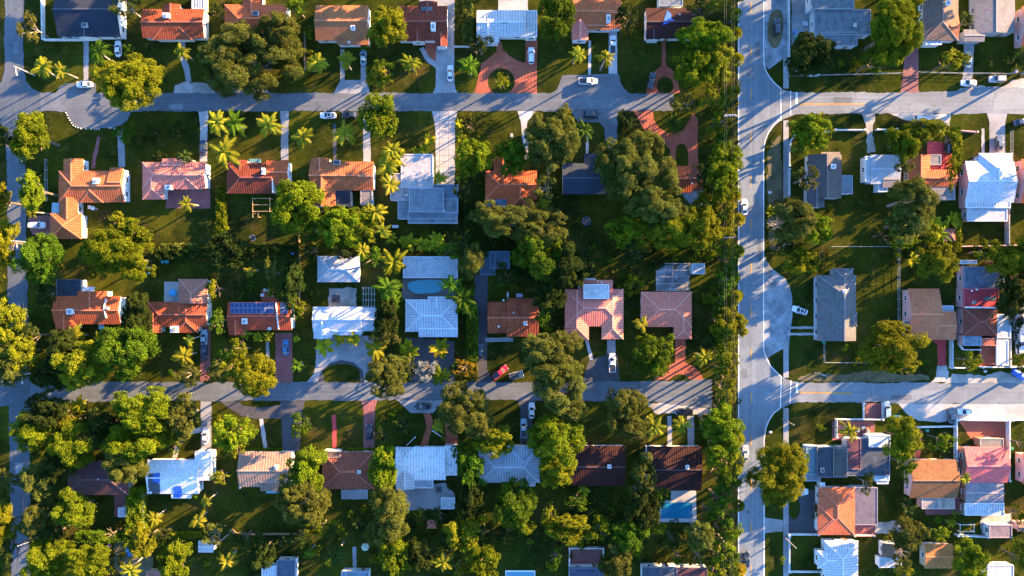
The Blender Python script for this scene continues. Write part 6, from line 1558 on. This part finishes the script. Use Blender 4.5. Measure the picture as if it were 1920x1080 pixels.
frame('glasshouse',681,540,702,574,2.2,4,3,plain('aluminium',(.40,.44,.45),.5,.1),'round-ended pale glasshouse frame above the blue patio house','greenhouse',.08)
frame('goal',1800,984,1826,997,1.6,1,1,WHITE,'white open frame on the small lit lawn by the purple grey shed','frame',.1)
x, y = gp(630,560); b = MB(); b.box(-1,-1.1,0,1,1.1,.5); b.box(-.85,-.95,.5,.85,.95,.53); tag(b.obj('hot_tub', plain('tub_black',(.015,.015,.02),.4,.1), None, (x,y,.04)), 'square black tub on the patio above the blue patio house', 'hot tub')
for i, t in enumerate(np.linspace(0,1,17)):
    P = [(124,212),(130,224),(138,236),(150,241),(175,242.5),(186,242)]
    if i > 13: P = [(205,240),(209,240),(215,241)]
    seg = t*(len(P)-1) if i <= 13 else (i-14)/2*(len(P)-1); a = min(int(seg), len(P)-2); f = seg-a
    if i <= 13: seg = (i/13)*(len(P)-1); a = min(int(seg), len(P)-2); f = seg-a
    x, y = gp(P[a][0]+(P[a+1][0]-P[a][0])*f, P[a][1]+(P[a+1][1]-P[a][1])*f); b = MB()
    loft(b, [[(s*.17*math.cos(k*.785),s*.17*math.sin(k*.785),z) for k in range(8)] for s, z in ((1,0),(1.05,.1),(.7,.18),(.2,.2))])
    tag(b.obj('edging_stone', WHITE, None, (x,y,.02)), 'white painted stone edging the gravel layby above the L-shaped orange house', 'stone', 'white edging stones')
for px, py, w_, l_, col, lb in ((247,1033,2.6,3.2,(.02,.12,.35),'blue inflatable play pool among the toys at lower left'),(205,1023,1.3,.9,(.35,.06,.3),'pink play mat on the shaded yard at lower left')):
    x, y = gp(px, py); b = MB(); O = outline(l_, w_, 20, 2.6); loft(b, [[(a,c,0) for a,c in O],[(a*1.03,c*1.03,.25) for a,c in O],[(a*.98,c*.98,.45) for a,c in O]]); tag(b.obj('play_pool' if 'pool' in lb else 'play_mat', plain('toy_'+lb[:4], col, .5, .2), None, (x,y,.02)), lb, 'toy')
for px, py, lb in ((1443,361,'white scrap of litter on the verge beside the white sedan'),(1444,810,'small white lid on the verge below the lower side street'),(1847,696,'grey stone lump on the gravel before the white front wall')):
    x, y = gp(px, py); b = MB(); loft(b, [[(s*.5*math.cos(k*.785),s*.38*math.sin(k*.785),z) for k in range(8)] for s, z in ((1,0),(1.05,.1),(.7,.22),(.2,.26))]); tag(b.obj('stone', plain('pale_stone',(.5,.5,.5),.9,.2), None, (x,y,.02)), lb, 'stone')
b = MB(); x, y = gp(1853,712); x, y = gp(952,553); loft(b, [[(s*.34*math.cos(k*.785),s*.95*math.sin(k*.785),z) for k in range(8)] for s, z in ((.8,.05),(1,.25),(.8,.4),(.2,.45))]); tag(b.obj('kayak', plain('pale_plastic',(.42,.5,.5),.4,.1), None, (x,y,0)), 'small pale pointed boat lying behind the rusty ribbed house', 'kayak')
# low stone heap and cluttered yard
for i in range(9):
    px, py = 1590+random.uniform(-22,40), 806+random.uniform(-14,14); x, y = gp(px, py); b = MB(); b.obox(0,0,0,random.uniform(.5,1.1),random.uniform(.4,.8),random.uniform(.4,.9),random.uniform(0,3)); b.obox(.1,.1,.9,.3,.3,.2,.4)
    tag(b.obj('storage_box', plain('box_%d' % (i % 3), ((.4,.4,.42),(.3,.14,.08),(.15,.2,.3))[i % 3], .7, .2), None, (x,y,.03)), 'storage box among the clutter in the walled brick yard', 'box', 'clutter in the brick yard')

# ------------------------------------------------------------------ cyclist on the lower street
bx, by = gp(361,736.5,.6); bk = empty('bicycle', bx, by, .05, R_(12)); tag(bk, 'white bicycle under the rider on the sunlit lower street', 'bicycle')
for xx in (-.52,.52):
    q = MB(); n = 20; q.tube([(.33*math.cos(2*math.pi*i/n),0,.33*math.sin(2*math.pi*i/n)) for i in range(n+1)],.03,6)
    for i in range(6): a = i*math.pi/3; q.bar((0,0,0),(.32*math.cos(a),0,.32*math.sin(a)),.012,.012)
    q.obj('wheel', plain('tyre',(.02,.02,.02)), bk, (xx,0,.36))
q = MB(); A, B_, C_, D_ = Vector((-.52,0,.36)), Vector((-.08,0,.34)), Vector((-.2,0,.86)), Vector((.36,0,.86))
for a, b2 in ((A,B_),(A,C_),(B_,C_),(C_,D_),(B_,D_),(D_,Vector((.52,0,.36)))): q.tube([a,b2],.035,6)
q.obj('frame', WHITE, bk)
q = MB(); q.tube([(.36,-.3,1.02),(.42,-.12,1.04),(.42,.12,1.04),(.36,.3,1.02)],.025,6); q.tube([(.36,0,.86),(.42,0,1.04)],.025,6); q.obj('handlebar', WHITE, bk)
q = MB(); q.obox(-.2,0,.92,.28,.14,.06); q.obj('saddle', DARKM, bk)
def skin_fig(name, V, E, Rr, mats, parent=None, root=0):
    me = bpy.data.meshes.new(name); me.from_pydata(V, E, []); o = bpy.data.objects.new(name, me); link(o, parent)
    sk = o.modifiers.new('skin', 'SKIN'); 
    for i, r in enumerate(Rr): me.skin_vertices[0].data[i].radius = (r, r)
    me.skin_vertices[0].data[root].use_root = True
    ss = o.modifiers.new('smooth', 'SUBSURF'); ss.levels = 1; ss.render_levels = 1
    me.materials.append(mats); return o
def ensure_skin(V, E, name):
    pass
SKIN = plain('skin', (.36,.19,.12), .6, .1, 6)
V = [(-.18,0,.97),(-.05,0,1.2),(.1,0,1.45),(.16,0,1.56),(.20,0,1.68),(.21,0,1.78),
     (.08,.19,1.45),(.22,.26,1.22),(.37,.25,1.06),(.08,-.19,1.45),(.22,-.26,1.22),(.37,-.25,1.06),
     (-.14,.11,.95),(.18,.12,.72),(.02,.11,.34),(.12,.11,.24),(-.14,-.11,.95),(.22,-.12,.90),(.04,-.11,.52),(.14,-.11,.44)]
E = [(0,1),(1,2),(2,3),(3,4),(4,5),(2,6),(6,7),(7,8),(2,9),(9,10),(10,11),(0,12),(12,13),(13,14),(14,15),(0,16),(16,17),(17,18),(18,19)]
RR = [.15,.14,.15,.06,.10,.085,.075,.05,.035,.075,.05,.035,.10,.075,.05,.04,.10,.075,.05,.04]
def skin_obj(name, V, E, RR, mat, parent):
    me = bpy.data.meshes.new(name); me.from_pydata(V, E, []); o = bpy.data.objects.new(name, me); link(o, parent); me.materials.append(mat)
    o.modifiers.new('skin', 'SKIN')
    if not me.skin_vertices:
        bpy.context.view_layer.objects.active = o
        bpy.context.view_layer.update()
    if me.skin_vertices:
        for i, r in enumerate(RR): me.skin_vertices[0].data[i].radius = (r, r)
        me.skin_vertices[0].data[0].use_root = True
    ss = o.modifiers.new('smooth', 'SUBSURF'); ss.levels = 1; ss.render_levels = 1
    return o
pr = skin_obj('person', V, E, RR, SKIN, None); pr.location = (bx, by, .05); pr.rotation_euler = (0,0,R_(12)); tag(pr, 'person in a bright yellow green top riding a bicycle on the lower street', 'person')
skin_obj('shirt', [(-.15,0,1.02),(-.05,0,1.2),(.1,0,1.45),(.13,0,1.52),(.08,.19,1.45),(.16,.24,1.3),(.08,-.19,1.45),(.16,-.24,1.3)], [(0,1),(1,2),(2,3),(2,4),(4,5),(2,6),(6,7)], [.17,.16,.17,.09,.095,.08,.095,.08], plain('hivis',(.45,.75,.05),.7,.05), pr)
skin_obj('shorts', [(-.18,0,.97),(-.14,.11,.95),(.1,.12,.79),(-.14,-.11,.95),(.13,-.12,.91)], [(0,1),(1,2),(0,3),(3,4)], [.165,.12,.10,.12,.10], plain('pale_shorts',(.6,.6,.6),.8,.05), pr)
q = MB(); loft(q, [[(s*.115*math.cos(k*.785)+.205,s*.10*math.sin(k*.785),z) for k in range(8)] for s, z in ((1.02,1.72),(1.08,1.78),(.8,1.85),(.25,1.88))]); q.obj('helmet', WHITE, pr)

# ------------------------------------------------------------------ labels that say where each plant stands
ROADS = [('the main road', 'v', 1408), ('the left road', 'v', 34)]
def where(px, py):
    best = None
    for nm, ax, ay, hx, hy in ANCH:
        dx = max(abs(px-ax)-hx, 0); dy = max(abs(py-ay)-hy, 0); d = math.hypot(dx, dy)
        if best is None or d < best[0]: best = (d, nm, px-ax, py-ay, hx, hy)
    d, nm, dx, dy, hx, hy = best
    h = '' if abs(dx) < hx*.75 else ('left' if dx < 0 else 'right'); v = '' if abs(dy) < hy*.75 else ('upper' if dy < 0 else 'lower')
    if h and v: return f'{v} {h} of the {nm}'
    if h: return f'{h} of the {nm}'
    if v: return f"{'above' if v == 'upper' else 'below'} the {nm}"
    return f'overhanging the {nm}'
groups = {}
for o, ph, px, py, r in PEND:
    if 1350 < px < 1400 and ('fan palm' in ph): key = (ph, 'on left verge of main road')
    elif 1312 < px < 1382: key = (ph, 'in tree belt left of main road')
    else: key = (ph, where(px, py))
    groups.setdefault(key, []).append((o, px, py, r))
ORD = ['first','second','third','fourth','fifth','sixth','seventh','eighth','ninth','tenth','eleventh','twelfth','thirteenth','fourteenth','fifteenth','sixteenth','seventeenth','eighteenth','nineteenth','twentieth']
NUM = ['zero','one','two','three','four','five','six','seven','eight','nine','ten','eleven','twelve','thirteen','fourteen','fifteen','sixteen','seventeen','eighteen','nineteen','twenty']
for (ph, wh), L in groups.items():
    n = len(L)
    if n == 1: L[0][0]['label'] = f'{ph} {wh}'; continue
    xs = [l[1] for l in L]; ys = [l[2] for l in L]; vert = max(ys)-min(ys) >= max(xs)-min(xs)
    L.sort(key=lambda l: l[2] if vert else l[1])
    for i, l in enumerate(L):
        if n == 2: q = (('upper','lower') if vert else ('left','right'))[i] + ' one of two'
        elif i == 0: q = f"{'topmost' if vert else 'leftmost'} of {NUM[n]}"
        elif i == n-1: q = f"{'lowest' if vert else 'rightmost'} of {NUM[n]}"
        else: q = f"{ORD[i]} {'down' if vert else 'from left'} of {NUM[n]}"
        l[0]['label'] = f'{ph} {wh}, {q}'
import collections
print(collections.Counter(o.name.split('.')[0] for o in bpy.data.objects if not o.parent).most_common(12))
print('objects', len(bpy.data.objects), 'trees', tcount[0], 'palms', pcount[0], 'max label words', max(len(o['label'].split()) for o in bpy.data.objects if 'label' in o))
